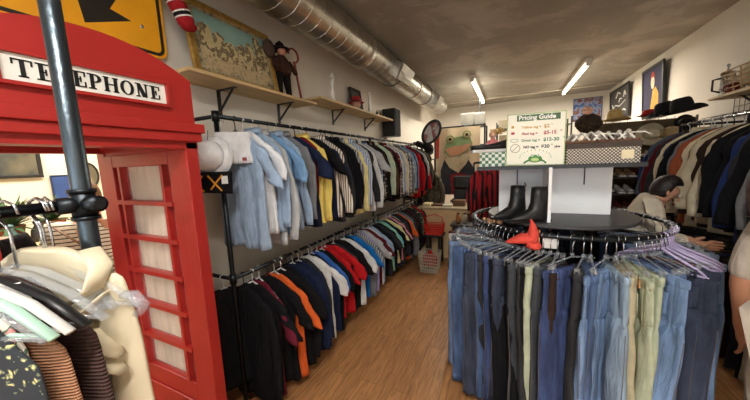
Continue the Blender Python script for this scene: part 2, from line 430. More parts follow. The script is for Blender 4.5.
# ------------------------------------------------------------------ road sign on the wall above the booth
def roadsign():
    t = thing('road_sign', 'large yellow metal road sign with black arrow, on wall above the red booth', 'sign', (XL+.03,.72,2.85))
    yel = mat('road_sign_yellow', (244,170,28), .45, var=.08, vs=4, bump=.05)
    def rr(w, h, r):
        pts = []
        for cx, cz, a in ((w-r,h-r,0),(-w+r,h-r,PI/2),(-w+r,-h+r,PI),(w-r,-h+r,3*PI/2)):
            for k in range(6): q = a+k*PI/10; pts.append((cx+r*math.cos(q), cz+r*math.sin(q)))
        return pts
    W, Hh = .455, .455
    M_().prism(rr(W,Hh,.05),0,0,.006).build('sign_plate', yel, t)
    o = rr(W-.014,Hh-.014,.045); i = rr(W-.032,Hh-.032,.03); b = M_()
    for k in range(len(o)): b.prism([o[k],o[(k+1)%len(o)],i[(k+1)%len(o)],i[k]],0,.006,.0072)
    blk = mat('road_sign_black', (40,34,28), .5)
    b.build('sign_border', blk, t)
    A = [(.07,-.38),(.28,-.29),(.185,-.265),(.36,.05),(.25,.14),(.09,-.17),(.03,-.10)]
    M_().prism(A,0,.006,.0074).build('arrow', blk, t)
    for y, z in ((.33,-.3),(-.33,-.3),(.33,.3)): M_().sphere((.009,y,z),.011,(.4,1,1),10,6).build('bolt', chrome, t)
roadsign()

# ------------------------------------------------------------------ wall shelves with brackets
def shelf(name, label, x0, x1, y0, y1, z, brackets, wallside, pitch=0):
    t = thing(name, label, 'shelf', ((x0+x1)/2, y0, z))
    M_().bbox((x0-(x0+x1)/2,0,-.022),(x1-(x0+x1)/2,y1-y0,0)).build('shelf_board', pine, t, bevel=.002)
    wx = (XL if wallside < 0 else XR)-(x0+x1)/2
    s = -wallside
    for by in brackets:
        b = M_(); yy = by-y0
        b.bbox((wx,yy-.014,-.20),(wx+s*.008,yy+.014,-.022)); b.bbox((wx,yy-.014,-.028),(wx+s*.19,yy+.014,-.022))
        b.tube([(wx+s*.008,yy,-.17),(wx+s*.16,yy,-.03)], .009, 6)
        b.build('bracket', blackmetal, t)
shelf('wall_shelf', 'near pine wall shelf holding the gilt-framed street painting', XL, XL+.28, 1.14, 2.38, 2.315, (1.53, 2.15), -1)
shelf('wall_shelf', 'far pine wall shelf holding the white statuettes and red hat', XL, XL+.28, 2.46, 4.42, 2.395, (3.08, 3.95), -1)
shelf('wall_shelf', 'pine shelf high on the right wall holding a wicker basket', XR-.3, XR, 2.6, 4.15, 2.21, (3.0, 3.93), 1)

# paintings ------------------------------------------------------------------
def framed(name, label, W, Hh, fw, fm, cm, loc, rot, cat='painting', depth=.03, extra=None):
    """picture in its own frame, facing local +x; origin at bottom centre"""
    t = thing(name, label, cat, loc); t.rotation_euler = rot
    f = M_(); w = W/2
    for a, b in (((0,-w,0),(depth,w,fw)), ((0,-w,Hh-fw),(depth,w,Hh)), ((0,-w,fw),(depth,-w+fw,Hh-fw)), ((0,w-fw,fw),(depth,w,Hh-fw))): f.bbox(a,b)
    f.build('frame', fm, t, bevel=.004)
    c = M_().bbox((.0,-w+fw,fw),(depth*.6,w-fw,Hh-fw)).build('canvas', cm, t)
    if extra: extra(t, c)
    return t
blackframe = mat('black_frame', (24,22,22), .45)
street = voro('street_painting', [(0,(96,84,62)),(.42,(120,110,84)),(.5,(176,164,130)),(.58,(140,128,98)),(1,(206,196,160))], 26)
def street_extra(t, c):
    sky = voro('painted_teal_sky', [(0,(104,146,140)),(1,(150,182,170))], 6)
    ochre = voro('painted_ochre_facade', [(0,(150,132,92)),(.48,(196,180,134)),(.52,(92,76,54)),(1,(204,188,142))], 30)
    M_().bbox((.018,-.30,.28),(.0195,.30,.455)).build('painted_sky', sky, t)
    for y, w, h in ((-.24,.1,.36),(-.14,.09,.33),(-.05,.1,.29),(.05,.08,.31),(.13,.08,.35),(.215,.07,.43),(.27,.06,.38)):
        M_().prism([(y-w/2,.15),(y+w/2,.15),(y+w/2,h),(y,h+.025),(y-w/2,h)],0,.0195,.0207).build('painted_facade', ochre, t)
    crowd = M_(); r = random.Random(3)
    for k in range(150):
        y = r.uniform(-.29,.29); z = r.uniform(.07,.2); crowd.sphere((.0195,y,z),.013,(.12,1,1.9),6,4)
    crowd.build('painted_crowd', voro('painted_crowd_colours', [(0,(70,50,40)),(.5,(190,170,130)),(1,(160,80,50))], 40), t)
framed('framed_painting', 'gilt-framed painting of a busy old street, leaning on near wall shelf', .74, .52, .042, gold, street,
       (XL+.15,1.63,2.315), (0,-.17,0), extra=street_extra)
framed('picture_frame', 'small dark framed picture behind the red hat on the far shelf', .3, .34, .03, blackframe,
       voro('dark_picture', [(0,(50,48,44)),(.5,(92,88,78)),(1,(150,142,124))], 5), (XL+.07,3.62,2.395), (0,-.15,0), 'picture')
# stocking
def stocking():
    t = thing('striped_stocking', 'red, black and white striped knitted stocking hanging beside yellow sign', 'stocking', (-1.79,1.215,2.575)); t.scale = (1.35,1.35,1.1)
    cr = fabric('red_knit', (150,30,36)); wh = fabric('white_knit', (226,222,214)); bl = fabric('black_knit', (28,26,30))
    path = [Vector((0,-.01+.02*0,0)), Vector((0,-.012,.05)), Vector((-.02,-.03,.1)), Vector((-.02,-.05,.17)), Vector((-.03,-.075,.25)), Vector((-.03,-.08,.40)), Vector((-.12,-.08,.56))]
    path = [Vector((0,.0,0)), Vector((-.005,-.02,.06)), Vector((-.01,-.045,.12)), Vector((-.02,-.065,.2)), Vector((-.03,-.075,.34)), Vector((-.06,-.08,.52))]
    def at(u):
        f = u*(len(path)-1); i = min(int(f), len(path)-2); return path[i].lerp(path[i+1], f-i)
    cols = [cr,wh,bl,wh,cr,wh,bl,wh,cr,wh,bl,wh,cr]; wd = [3,.6,1.4,.6,3,.6,1.4,.6,3,.6,1.4,.6,8]; S = sum(wd); a = 0
    names = {id(cr):'red_band', id(wh):'white_band', id(bl):'black_band'}
    for c, w in zip(cols, wd):
        b = a+w/S*1.0
        M_().tube([at(a+(b-a)*k/4) for k in range(5)], [.036 if (a+(b-a)*k/4) > .04 else .03 for k in range(5)], 14).build(names[id(c)], c, t, True)
        a = b
    M_().sphere((0,.002,0),.034,(1,1,.7),14,8).build('toe', cr, t, True)
    M_().tube([(-.06,-.08,.51),(-.16,-.08,.60)],.004,6).build('hanging_loop', cr, t)
stocking()
# costumed puppet with crooked staff
def puppet():
    t = thing('costumed_puppet', 'brown dressed witch-like doll with red crooked staff on near wall shelf', 'doll', (-1.85,2.08,2.315)); t.scale = (1.1,1.2,.98)
    br = fabric('puppet_brown', (62,38,30)); dk = fabric('puppet_black', (26,22,22)); rd = mat('puppet_red', (120,44,36), .6)
    M_().lathe([(.03,.2),(.075,.22),(.085,.27),(.06,.34),(.035,.37)], sx=.7).build('jacket', br, t, True)
    for s in (-1,1): M_().tube([(0,s*.035,.23),(0,s*.045,.12),(.01,s*.05,.012)],[.034,.028,.02],10).build('trouser_leg', dk, t, True)
    for s in (-1,1): M_().tube([(.0,s*.06,.33),(.03,s*.10,.27),(.06,s*.08,.23)],[.028,.022,.018],10).build('sleeve', br, t, True)
    M_().sphere((.01,-.005,.405),.034,(1,.9,1.15)).build('head', mat('puppet_face', (176,120,96), .6), t, True)
    M_().lathe([(.001,.50),(.03,.47),(.04,.435),(.072,.43),(.07,.42),(.001,.42)], c=(0,-.01,0)).build('hat', dk, t, True)
    M_().sphere((.038,-.01,.405),.008).build('nose', rd, t, True)
    M_().sphere((-.02,-.10,.4),.07,(.4,.8,1.1)).build('feather_ruff', mat('puppet_ruff', (70,52,42), .9, bump=.6, bs=30), t, True)
    pts = [(.06,.13+.0,.0),(.05,.105,.2),(.045,.095,.32)]
    for k in range(12): a = -PI/2+k*PI*1.5/11; pts.append((.04,.09+.0+.055*math.cos(a)*1, .40+.06*math.sin(a)))
    M_().tube(pts,.009,8).build('staff', rd, t, True)
puppet()
def statuette(label, loc, h, bent):
    t = thing('statuette', label, 'statuette', loc)
    pm = mat('white_porcelain', (236,232,222), .3, var=.04)
    M_().lathe([(.045,0),(.045,.012),(.03,.02)]).build('plinth', pm, t, True)
    M_().lathe([(.034,.015),(.03,h*.3),(.02,h*.5),(.028,h*.68),(.022,h*.76),(.009,h*.8)], sx=.8).build('draped_body', pm, t, True)
    M_().sphere((0,.0,h*.86),h*.065).build('head', pm, t, True)
    M_().tube([(0,.02,h*.74),(0,.045,h*.82),(0,.012,h*(1.0 if bent else .9))],[.01,.008,.006],8).build('raised_arm', pm, t, True)
statuette('tall white figurine with raised arm, nearest on the far wall shelf', (-1.85,2.88,2.395), .36, True)
statuette('slim white figurine standing in front of dark picture on far shelf', (-1.82,3.78,2.395), .33, False)
def hathead():
    t = thing('mannequin_head', 'small pale mannequin head wearing a red brimmed hat on far shelf', 'mannequin head', (-1.82,3.38,2.395))
    M_().lathe([(.035,0),(.03,.03),(.055,.06),(.06,.1),(.045,.14),(.01,.16)], sx=1.05).build('head', mat('mannequin_pale', (196,150,126), .5), t, True)
    h = M_().lathe([(.105,.098),(.10,.092),(.062,.105),(.06,.15),(.045,.175),(.01,.18),(.001,.178)]).build('hat', mat('red_felt', (176,34,30), .8), t, True)
    M_().lathe([(.064,.107),(.063,.122),(.058,.122)]).build('hat_band', blackmetal, h, True)
    M_().sphere((.06,0,.085),.01,(1,.7,1.2)).build('nose', MATS['mannequin_pale'], t, True)
hathead()
bm_ = M_().lathe([(.018,0),(.02,.005),(.02,.05),(.008,.065),(.007,.085),(.001,.086)]).mesh('bottle', True)
for k, (y, c, d) in enumerate(((3.98,(70,60,48),'brown'),(4.1,(150,140,120),'pale'),(4.22,(60,70,60),'green'))):
    tag(put('bottle', bm_, mat('bottle_'+d, c, .2), loc=(-1.8,y,2.395)), '%s little bottle on the far end of the far wall shelf'%d, 'bottle', 'little bottles on the far shelf')
# speaker
def speaker():
    t = thing('wall_speaker', 'black box loudspeaker mounted on left wall above the clothes rail', 'speaker', (XL+.12,4.72,2.15))
    M_().bbox((-.1,-.13,0),(.13,.13,.46)).build('cabinet', black_plastic, t, bevel=.008)
    M_().bbox((.13,-.115,.015),(.137,.115,.445)).build('grille', mat('speaker_grille', (30,30,32), .9, bump=.5, bs=200), t)
    M_().bbox((-.12,-.03,.15),(-.1,.03,.3)).build('wall_mount', blackmetal, t)
speaker()

# ================================================================== GARMENTS
def garment_mesh(kind, seed, seg=28, lev=22, L=.72, W=.225, T=.026, neck=.065, fold=.014):
    r = random.Random(seed); s = M_()
    ph = [r.uniform(0, 6.28) for _ in range(6)]; f = [r.choice((2,3,4,5)) for _ in range(3)]
    tilt = r.uniform(-.03,.03); top = -.085
    rings = []
    for i in range(lev+1):
        u = i/lev
        if u < .18:
            q = u/.18; w = neck+(W*.97-neck)*(q**.85); z = top-.10*q**1.1; t = min(.012,T)+(T-min(.012,T))*q
        else:
            q = (u-.18)/.82; w = W*(.97+.05*q-.03*math.sin(q*PI)); z = top-.10-(L-.10)*q; t = T*(1+.25*q)
        ring = []
        for k in range(seg):
            a = 2*PI*k/seg; ca, sa = math.cos(a), math.sin(a)
            x = w*math.copysign(abs(ca)**.8, ca); y = t*math.copysign(abs(sa)**.7, sa)
            amp = fold*min(1, max(0, (u-.1)*1.6))
            y += amp*(math.sin(x*f[0]*14+ph[0]+u*2)+.6*math.sin(x*f[1]*9+ph[1]-u*3))+tilt*u
            x += .006*math.sin(u*9+ph[2]+a)
            zz = z + (0 if u < .98 else .012*math.sin(x*20+ph[3]))
            ring.append(Vector((x, y, zz)))
        rings.append(ring)
    s.loft(rings)
    if kind != 'vest':
        for sx in (-1, 1):
            pts = []; rad = []; n = 12; SL = {'tee':.24, 'long':.60, 'coat':.60}[kind]
            dx = .12 if kind == 'tee' else .10
            sw = r.uniform(-.03,.03)
            for i in range(n+1):
                q = i/n
                x = W*.80+dx*(1-(1-q)**2)+ (.02*math.sin(q*4+ph[4]) if q > .2 else 0)
                z = top-.098-SL*q+.012
                y = sw*q + .01*math.sin(q*7+ph[5])*q+tilt*q*.8
                pts.append((sx*x, y, z)); w0 = {'tee':.074,'long':.068,'coat':.078}[kind]; w1 = {'tee':.070,'long':.040,'coat':.056}[kind]
                rad.append((w0+(w1-w0)*q)*(1+.06*math.sin(q*18+ph[3]))*(.8 if i == 0 else 1))
            rr = []
            for i, (p, w) in enumerate(zip(pts, rad)):
                q = i/n; ring = []
                for k in range(14):
                    a = 2*PI*k/14
                    ax = math.cos(a)*w; ay = math.sin(a)*w*(.30 if kind != 'coat' else .42)
                    tiltz = (.5 if kind == 'tee' else .55*(1-q))*ax*sx*-1
                    ring.append(Vector((p[0]+ax*.92, p[1]+ay, p[2]+tiltz*.6)))
                rr.append(ring)
            s.loft(rr)
    return s.mesh('garment', True)
def collar_mesh():
    s = M_()
    pts = []; 
    rings = []
    for k in range(16):
        a = 2*PI*k/16; c, q = math.cos(a), math.sin(a)
        o = Vector((c*.066, q*.030, -.088+.006*abs(c)))
        rings.append([o, o+Vector((c*.004,q*.004,.034)), o+Vector((c*.022,q*.014,-.004)), o+Vector((c*.016,q*.01,-.012))])
    s.loft(rings, False, True); return s.mesh('collar', True)
COLLAR = collar_mesh()
def hanger_mesh(w=.2, r=.005, drop=.075, bar=False, clear_=False):
    s = M_(); pts = [(0,0,-.07)]
    s.tube([(0,0,-.075),(0,0,-.035),(-.004,0,-.02),(-.018,0,-.006),(-.014,0,.010),(0,0,.014),(.014,0,.008),(.018,0,-.004)], r*.75, 6)
    for sx in (-1,1): s.tube([(0,0,-.074),(sx*w*.25,0,-.100),(sx*w*.75,0,-.102-drop*.62),(sx*w*.95,0,-.104-drop)], r*1.2, 6)
    if bar: s.tube([(-w*.9,0,-.104-drop),(w*.9,0,-.104-drop)], r, 6)
    return s.mesh('hanger', True)
HANG = hanger_mesh(.195, drop=.088); HANGB = hanger_mesh(.2, .006, .07, True)
TEES = [garment_mesh('tee', i) for i in range(5)]
LONGS = [garment_mesh('long', 20+i) for i in range(6)]
COATS = [garment_mesh('coat', 40+i, L=.80, W=.235, T=.042) for i in range(5)]
VESTS = [garment_mesh('vest', 60+i, L=.62, W=.2) for i in range(2)]

F = fabric
C = {}   # colour word -> material
def reg(word, m): C[word] = m
for w_, rgb in {'black':(22,22,25),'charcoal':(48,48,52),'grey':(120,122,126),'pale grey':(176,178,180),'white':(216,216,214),'cream':(222,210,180),
    'yellow':(232,206,110),'pale yellow':(230,218,156),'navy':(28,36,62),'dark blue':(36,52,96),'blue':(52,96,168),'bright blue':(28,110,186),'pale blue':(150,172,198),
    'sky blue':(120,160,202),'red':(184,28,34),'dark red':(120,24,30),'maroon':(88,26,34),'burgundy':(104,30,48),'orange':(214,96,44),'pink':(214,140,150),
    'brown':(84,58,42),'dark brown':(52,38,32),'tan':(178,148,108),'rust':(150,80,50),'olive':(84,84,56),'green':(36,110,78),'mint green':(150,196,170),
    'pale green':(196,210,184),'aqua':(110,190,196),'purple':(96,60,112),'lilac':(158,148,186),'beige':(198,184,156),'slate':(74,86,104),'teal':(30,92,104)}.items():
    reg(w_, F(w_.replace(' ','_'), rgb))
reg('bright white', F('bright_white',(226,228,232)))
reg('blue striped', striped('bl', (206,216,230), (70,96,150), 0, 60, .4))
reg('brown striped', striped('br', (226,220,206), (108,84,70), 0, 48, .4))
reg('grey striped', striped('gr', (110,112,116), (196,196,196), 0, 40, .3))
reg('red plaid', plaid('red', (140,30,34), (36,26,30), (222,210,196)))
reg('blue plaid', plaid('blue', (70,90,130), (30,36,58), (210,214,220)))
reg('brown plaid', plaid('brown', (110,78,54), (50,38,34), (216,196,160)))
reg('black-and-white plaid', plaid('bw', (214,212,206), (40,40,44), (130,130,130), 16))
reg('grey plaid', plaid('grey', (130,132,136), (70,72,80), (220,220,220)))
reg('green plaid', plaid('green', (50,80,60), (26,34,32), (190,180,120)))
reg('floral', voro('fabric_floral_red', [(0,(230,210,190)),(.2,(190,70,60)),(.35,(40,60,90)),(1,(30,40,60))], 26, .9, kind='cell'))
ORD = ['','first','second','third','fourth','fifth','sixth','seventh','eighth','ninth','tenth']
KN = {'tee':'short-sleeved shirt','long':'long-sleeved shirt','coat':'jacket','vest':'sleeveless top'}
PROTO = {'tee':TEES,'long':LONGS,'coat':COATS,'vest':VESTS}
HC = {'white':white_plastic,'black':black_plastic,'clear':clear}
def row(items, rail, place, group, hgroup, ends):
    """items: (colour, kind, hanger colour, (x,y,z), yaw, scale)"""
    n = len(items)
    for i, (c, kind, hc, p, yaw, sc) in enumerate(items):
        me = rnd.choice(PROTO[kind])
        nm = {'tee':'short_sleeved_shirt','long':'long_sleeved_shirt','coat':'jacket','vest':'sleeveless_top'}[kind]
        prev = ends[0] if i == 0 else items[i-1][0]; nxt = ends[1] if i == n-1 else items[i+1][0]
        tl = rnd.uniform(-.04,.04)
        g = put(nm, me, C[c], None, p, (tl, 0, yaw), sc)
        desc = '%s %s'%(c, KN[kind])
        if i == 0: tag(g, '%s, first %s, beside %s'%(desc, place, ends[0]), 'jacket' if kind == 'coat' else 'shirt', group)
        elif i == n-1: tag(g, '%s, last %s, beside %s'%(desc, place, ends[1]), 'jacket' if kind == 'coat' else 'shirt', group)
        else: tag(g, '%s %s between %s and %s ones'%(desc, place, prev, nxt), 'jacket' if kind == 'coat' else 'shirt', group)
        g['_alt'] = '%s %s, number %d along from %s'%(desc, place, i+1, ends[0])
        if kind == 'long' and rail != 'low': put('collar', COLLAR, C[c], g)
        h = put('clothes_hanger', HANG, HC[hc], None, p, (0,0,yaw))
        tag(h, '%s plastic hanger holding %s %s %s next to %s one'%(hc, c, 'jacket' if kind=='coat' else 'shirt', place, prev if i else nxt), 'hanger', hgroup)
        h['_alt'] = '%s plastic hanger holding the %s item %s, number %d along'%(hc, c, place, i+1)

# ------------------------------------------------------------------ left double rack
def left_rack():
    t = thing('clothes_rack', 'black pipe double rail clothes rack fixed along the left wall', 'clothes rack', (-1.6,1.19,0))
    for z in (2.02, 1.0): M_().tube([(0,-.01,z),(0,4.15,z)],.0135,10).build('hanging_rail', iron, t, True)
    for y in (0,2.1,4.15): M_().tube([(0,y,0),(0,y,2.02)],.0145,10).build('upright', iron, t, True)
    for y in (0,4.15):
        for z in (2.02,1.0):
            M_().tube([(-.40,y,z),(0,y,z)],.012,10).build('wall_tie', iron, t, True)
            M_().tube([(0,y,z-.03),(0,y,z+.03)],.022,12).build('pipe_fitting', iron, t, True)
            M_().tube([(-.40,y,z),(-.388,y,z)],.035,12).build('wall_flange', iron, t, True)
left_rack()
up = '''pale blue,tee|bright white,tee|pale blue,long|pale grey,long|sky blue,tee|pale blue,long|grey,long|navy,tee|dark red,vest|yellow,long|black,tee|navy,tee|brown striped,long|charcoal,long|black,long|black,long|black,long|grey striped,long|pale yellow,long|
blue striped,long|pale grey,long|charcoal,long|white,long|pale grey,tee|blue plaid,long|black,long|brown plaid,long|dark brown,long|pale green,long|brown,long|black,long|maroon,long|red plaid,long|white,long|pale blue,long|cream,long|grey plaid,long|
black-and-white plaid,long|grey,long|black-and-white plaid,long|pale blue,long|slate,long|tan,long|sky blue,long|red,long|dark red,long|red,coat|black,coat|maroon,long|black,coat|white,long|red,coat|charcoal,coat|olive,coat|dark brown,coat|black,coat'''.replace('\n','').split('|')
items = []
y = 1.27
n = len(up)
for i, s_ in enumerate(up):
    c, k = s_.split(',')
    y = 1.31+(5.28-1.31)*i/(n-1)
    hc = rnd.choice(['white','white','black','white','clear'])
    items.append((c, k, hc, (-1.6+rnd.uniform(-.012,.012), y, 2.02), rnd.uniform(-.14,.20), (rnd.uniform(.96,1.04), .95, rnd.uniform(.92,1.06))))
row(items, 'up', 'on upper left rail', 'garments on the upper left rail', 'hangers on the upper left rail', ('the red booth','the speaker end'))
lo = '''black,long|black,tee|burgundy,tee|black,tee|orange,tee|black,tee|black,long|navy,long|navy,long|charcoal,long|white,tee|navy,long|blue,tee|black,tee|red,tee|red,tee|charcoal,tee|black,tee|black,tee|white,tee|black,tee|bright blue,tee|grey,long|grey striped,tee|lilac,long|pale grey,tee|
maroon,tee|white,tee|pale blue,tee|black,tee|charcoal,tee|black,tee|mint green,tee|aqua,tee|black,tee|pale yellow,tee|navy,tee|pink,tee|charcoal,tee|pale grey,tee|charcoal,long|black,long|orange,tee|grey,long|slate,long|charcoal,long|dark brown,long|
black,long|maroon,long|charcoal,long|black,long|green plaid,long|black,long|red,long|charcoal,coat|black,coat|dark red,long|black,coat|navy,coat|black,coat|dark brown,coat'''.replace('\n','').split('|')
items = []
n = len(lo)
for i, s_ in enumerate(lo):
    c, k = s_.split(',')
    y = 1.27+(5.28-1.27)*i/(n-1)
    hc = rnd.choice(['white','black','white','white','black'])
    items.append((c, k, hc, (-1.6+rnd.uniform(-.012,.012), y, 1.0), rnd.uniform(-.14,.22), (rnd.uniform(.94,1.03), .95, (rnd.uniform(.88,1.0)+(.10 if i < 14 else 0)) if k != 'coat' else .9)))
row(items, 'low', 'on lower left rail', 'garments on the lower left rail', 'hangers on the lower left rail', ('the red booth','the counter end'))
# black tees hung facing out on the near end of the lower rail
for x_, lab in ((-1.70,'black printed long-sleeved shirt on wall tie at near end of lower rail'),):
    g = put('long_sleeved_shirt', LONGS[1], C['black'], None, (x_,1.19,1.0), (0,0,1.2), (.9,1,.95))
    tag(g, lab, 'shirt', 'shirts on the near wall tie')
    tag(put('clothes_hanger', HANG, white_plastic, None, (x_,1.19,1.0), (0,0,1.2)), 'white hanger on wall tie at near end of lower left rail', 'hanger')
# white tee folded over, cap etc hung on the near end of the top rail
def folded():
    t = thing('folded_white_shirt', 'white folded shirt clipped at near end of the upper left rail', 'shirt', (-1.53,1.235,1.985), .62)
    me = M_(); rings = []
    for i in range(9):
        u = i/8; z = -.06-.19*u; w = .10+.012*u
        rings.append([Vector((w*math.cos(a)*1.0, .018*math.sin(a)+.006*math.sin(9*u+3*math.cos(a)), z)) for a in [2*PI*k/20 for k in range(20)]])
    me.loft(rings); me.build('folded_cloth', F('folded_white',(214,216,220)), t, True)
    M_().bbox((.05,-.021,-.235),(.075,-.0195,-.215)).build('price_tag', mat('tag_red',(150,60,60),.6), t)
    for s in (-.06,.06): M_().tube([(s,0,-.075),(s,0,-.02),(s+.01,0,.012),(s+.02,0,.0)],.003,6).build('hook', chrome, t)
folded()
def cap():
    t = thing('white_hat', 'white round-crowned hat hanging between the red booth and the rack pole', 'hat', (-1.59,1.11,1.78), .4)
    M_().lathe([(.001,.10),(.05,.094),(.085,.06),(.095,0),(.09,-.01)], m=Matrix.Rotation(PI/2.3,4,'X')).build('crown', F('bright_white',(238,240,244)), t, True)
    M_().lathe([(.095,0),(.13,-.03),(.128,-.035),(.09,-.008)], m=Matrix.Rotation(PI/2.3,4,'X')).build('brim', F('bright_white',(238,240,244)), t, True)
    M_().tube([(0,0,.07),(0,.02,.15)],.002,6).build('hanging_loop', black_plastic, t)
cap()
def scarf():
    t = thing('patterned_scarf', 'black scarf with orange crossing bands folded under the white shirt', 'scarf', (-1.57,1.09,1.67), .5)
    me = M_(); rings = []
    for i in range(7):
        u = i/6; z = .02-.12*u
        rings.append([Vector(((.13-.01*u)*math.cos(a), .02*math.sin(a), z+.012*math.cos(a)*math.sin(5*u))) for a in [2*PI*k/20 for k in range(20)]])
    me.loft(rings); me.build('folded_cloth', C['black'], t, True)
    og = mat('orange_band', (222,150,40), .7)
    for a, b in (((-.11,-.01),(-.03,-.09)),((-.03,0),(-.10,-.08)),((.0,.0),(.07,-.09)),((.08,.0),(.01,-.08))):
        M_().tube([(a[0],-.024,a[1]),((a[0]+b[0])/2,-.026,(a[1]+b[1])/2),(b[0],-.022,b[1])],.005,6).build('woven_band', og, t)
    M_().bbox((.075,-.026,-.05),(.11,-.0235,-.005)).build('price_tag', white_plastic, t)
scarf()

# ================================================================== CENTRAL ROUND RACK
CX, CY, RR, RZ = .33, 2.42, .585, 1.25
def round_rack():
    t = thing('round_rack', 'round black pipe clothing rack in the middle of the shop, ringed with jeans', 'clothes rack', (CX,CY,0))
    M_().tube([(RR*math.cos(a), RR*math.sin(a), RZ) for a in [2*PI*k/64 for k in range(64)]], .014, 10, True).build('ring_rail', iron, t, True)
    for k in range(4):
        a = PI/4+k*PI/2
        M_().tube([(RR*math.cos(a)*.3,RR*math.sin(a)*.3,RZ-.02),(RR*math.cos(a),RR*math.sin(a),RZ)],.010,8).build('spoke', iron, t, True)
        M_().tube([(0,0,.3),(math.cos(a)*.34,math.sin(a)*.34,.03),(math.cos(a)*.36,math.sin(a)*.36,.01)],.014,8).build('foot', iron, t, True)
    M_().tube([(0,0,.05),(0,0,1.29)],.024,12).build('centre_pole', iron, t, True)
    M_().lathe([(.001,1.284),(.44,1.284),(.445,1.290),(.445,1.300),(.44,1.306),(.001,1.306)], c=(-.03,-.10,0), seg=56).build('round_top', dark_top, t)
round_rack()
def tower():
    t = thing('display_tower', 'white slotted display divider standing on the round rack top', 'display stand', (.24,2.32,1.306))
    h = .328
    a = M_().bbox((-.31,-.008,0),(.36,.008,h)).build('back_panel', white_panel, t)
    b = M_().bbox((-.03,-.36,0),(-.014,-.008,h)).build('divider_panel', white_panel, t)
    for x, zz in ((-.19,.0),(.21,.0)): M_().bbox((x-.004,-.0095,h-.13),(x+.004,-.008,h-.01)).build('slot', blackmetal, a)
    tag_ = thing('display_shelf', 'dark flat shelf board on top of the white display divider', 'shelf', (.235,2.24,1.634))
    M_().bbox((-.43,-.24,0),(.43,.2,.014)).build('shelf_board', dark_top, tag_, bevel=.003)
    M_().bbox((-.43,-.243,-.008),(.43,-.24,.016)).build('edge_strip', black_plastic, tag_)
tower()
def boot(loc, rz, label):
    t = thing('ankle_boot', label, 'boot', loc, rz, 'black ankle boots on the round top'); t.scale = (1.12,1.12,1.08)
    # toe points local -x
    s = M_(); rings = []
    secs = [(.0,.195,.040,.036,0),( .0,.15,.043,.036,0),(.0,.105,.046,.036,0),(-.004,.07,.055,.037,.1),(-.03,.046,.085,.038,.4),(-.05,.026,.107,.040,.7),(-.055,.012,.113,.041,1)]
    for cx, z, rx, ry, q in secs:
        ring = []
        for k in range(24):
            a = 2*PI*k/24; x = cx+rx*math.cos(a); yv = ry*math.sin(a)*(1 if x > -.06 else 1-.35*min(1,(-x-.06)/.11))
            ring.append(Vector((x, yv, z)))
        rings.append(ring)
    s.loft(list(reversed(rings))); s.build('upper', black_leather, t, True)
    so = M_().prism([( -.172,0.0),(-.15,.0),(-.02,.004),(-.01,0),(.055,0),(.056,.014),(-.172,.014)],1,-.036,.036).build('sole', black_plastic, t, bevel=.005)
    M_().prism([(-.012,.115),(.012,.115),(.02,.175),(-.02,.175)],1,-.0385,.0385).build('elastic_gusset', mat('black_elastic',(34,34,36),.9), t)
    M_().tube([(.045,0,.17),(.058,0,.195),(.05,0,.21),(.042,0,.19)],.003,6).build('pull_tab', black_plastic, t)
boot((.05,2.09,1.307), .72, 'left black ankle boot of the pair under the display shelf')
boot((.165,1.99,1.307), .55, 'black ankle boot nearest the white divider, right one of the pair')

# boxes, sign and shoes on the top shelf
ZS = 1.648
def patbox(name, label, loc, d, m, lid=None, rz=0, tagm=None):
    t = thing(name, label, 'box', loc, rz)
    M_().bbox((-d[0]/2,-d[1]/2,0),(d[0]/2,d[1]/2,d[2])).build('box_body', m, t, bevel=.002)
    if lid: M_().bbox((-d[0]/2-.004,-d[1]/2-.004,d[2]*.78),(d[0]/2+.004,d[1]/2+.004,d[2]+.004)).build('lid', lid, t, bevel=.002)
    if tagm: M_().bbox((d[0]/2-.085,-d[1]/2-.006,d[2]*.2),(d[0]/2-.03,-d[1]/2-.004,d[2]*.62)).build('label_card', tagm, t)
    return t
m, nt, p = _new('green_check'); tcn = nt.nodes.new('ShaderNodeTexCoord')
ck = nt.nodes.new('ShaderNodeTexChecker'); ck.inputs['Scale'].default_value = 50; ck.inputs['Color1'].default_value = lin((226,228,216)); ck.inputs['Color2'].default_value = lin((70,122,92))
nt.links.new(tcn.outputs['Object'], ck.inputs[0]); nt.links.new(ck.outputs[0], p.inputs['Base Color']); p.inputs['Roughness'].default_value = .6; gcheck = m
m, nt, p = _new('dark_lattice'); tcn = nt.nodes.new('ShaderNodeTexCoord'); mpn = nt.nodes.new('ShaderNodeMapping'); mpn.inputs['Rotation'].default_value = (0,PI/4,0)
nt.links.new(tcn.outputs['Object'], mpn.inputs[0])
l1 = mixc(nt, band(nt, mpn.outputs[0], 0, 80, .36), lin((214,206,188)), lin((60,50,42))); l2 = mixc(nt, band(nt, mpn.outputs[0], 2, 80, .36), l1, lin((60,50,42)))
nt.links.new(l2, p.inputs['Base Color']); p.inputs['Roughness'].default_value = .6; lattice = m
patbox('gift_box', 'small green-and-white checked box left of the pricing sign', (-.09,2.13,ZS), (.19,.14,.092), gcheck)
patbox('gift_box', 'wide lattice-patterned box with dark lid right of the pricing sign', (.475,2.14,ZS), (.34,.2,.115), lattice, mat('dark_lid',(62,48,38),.6), 0, mat('cream_card',(226,214,178),.7))
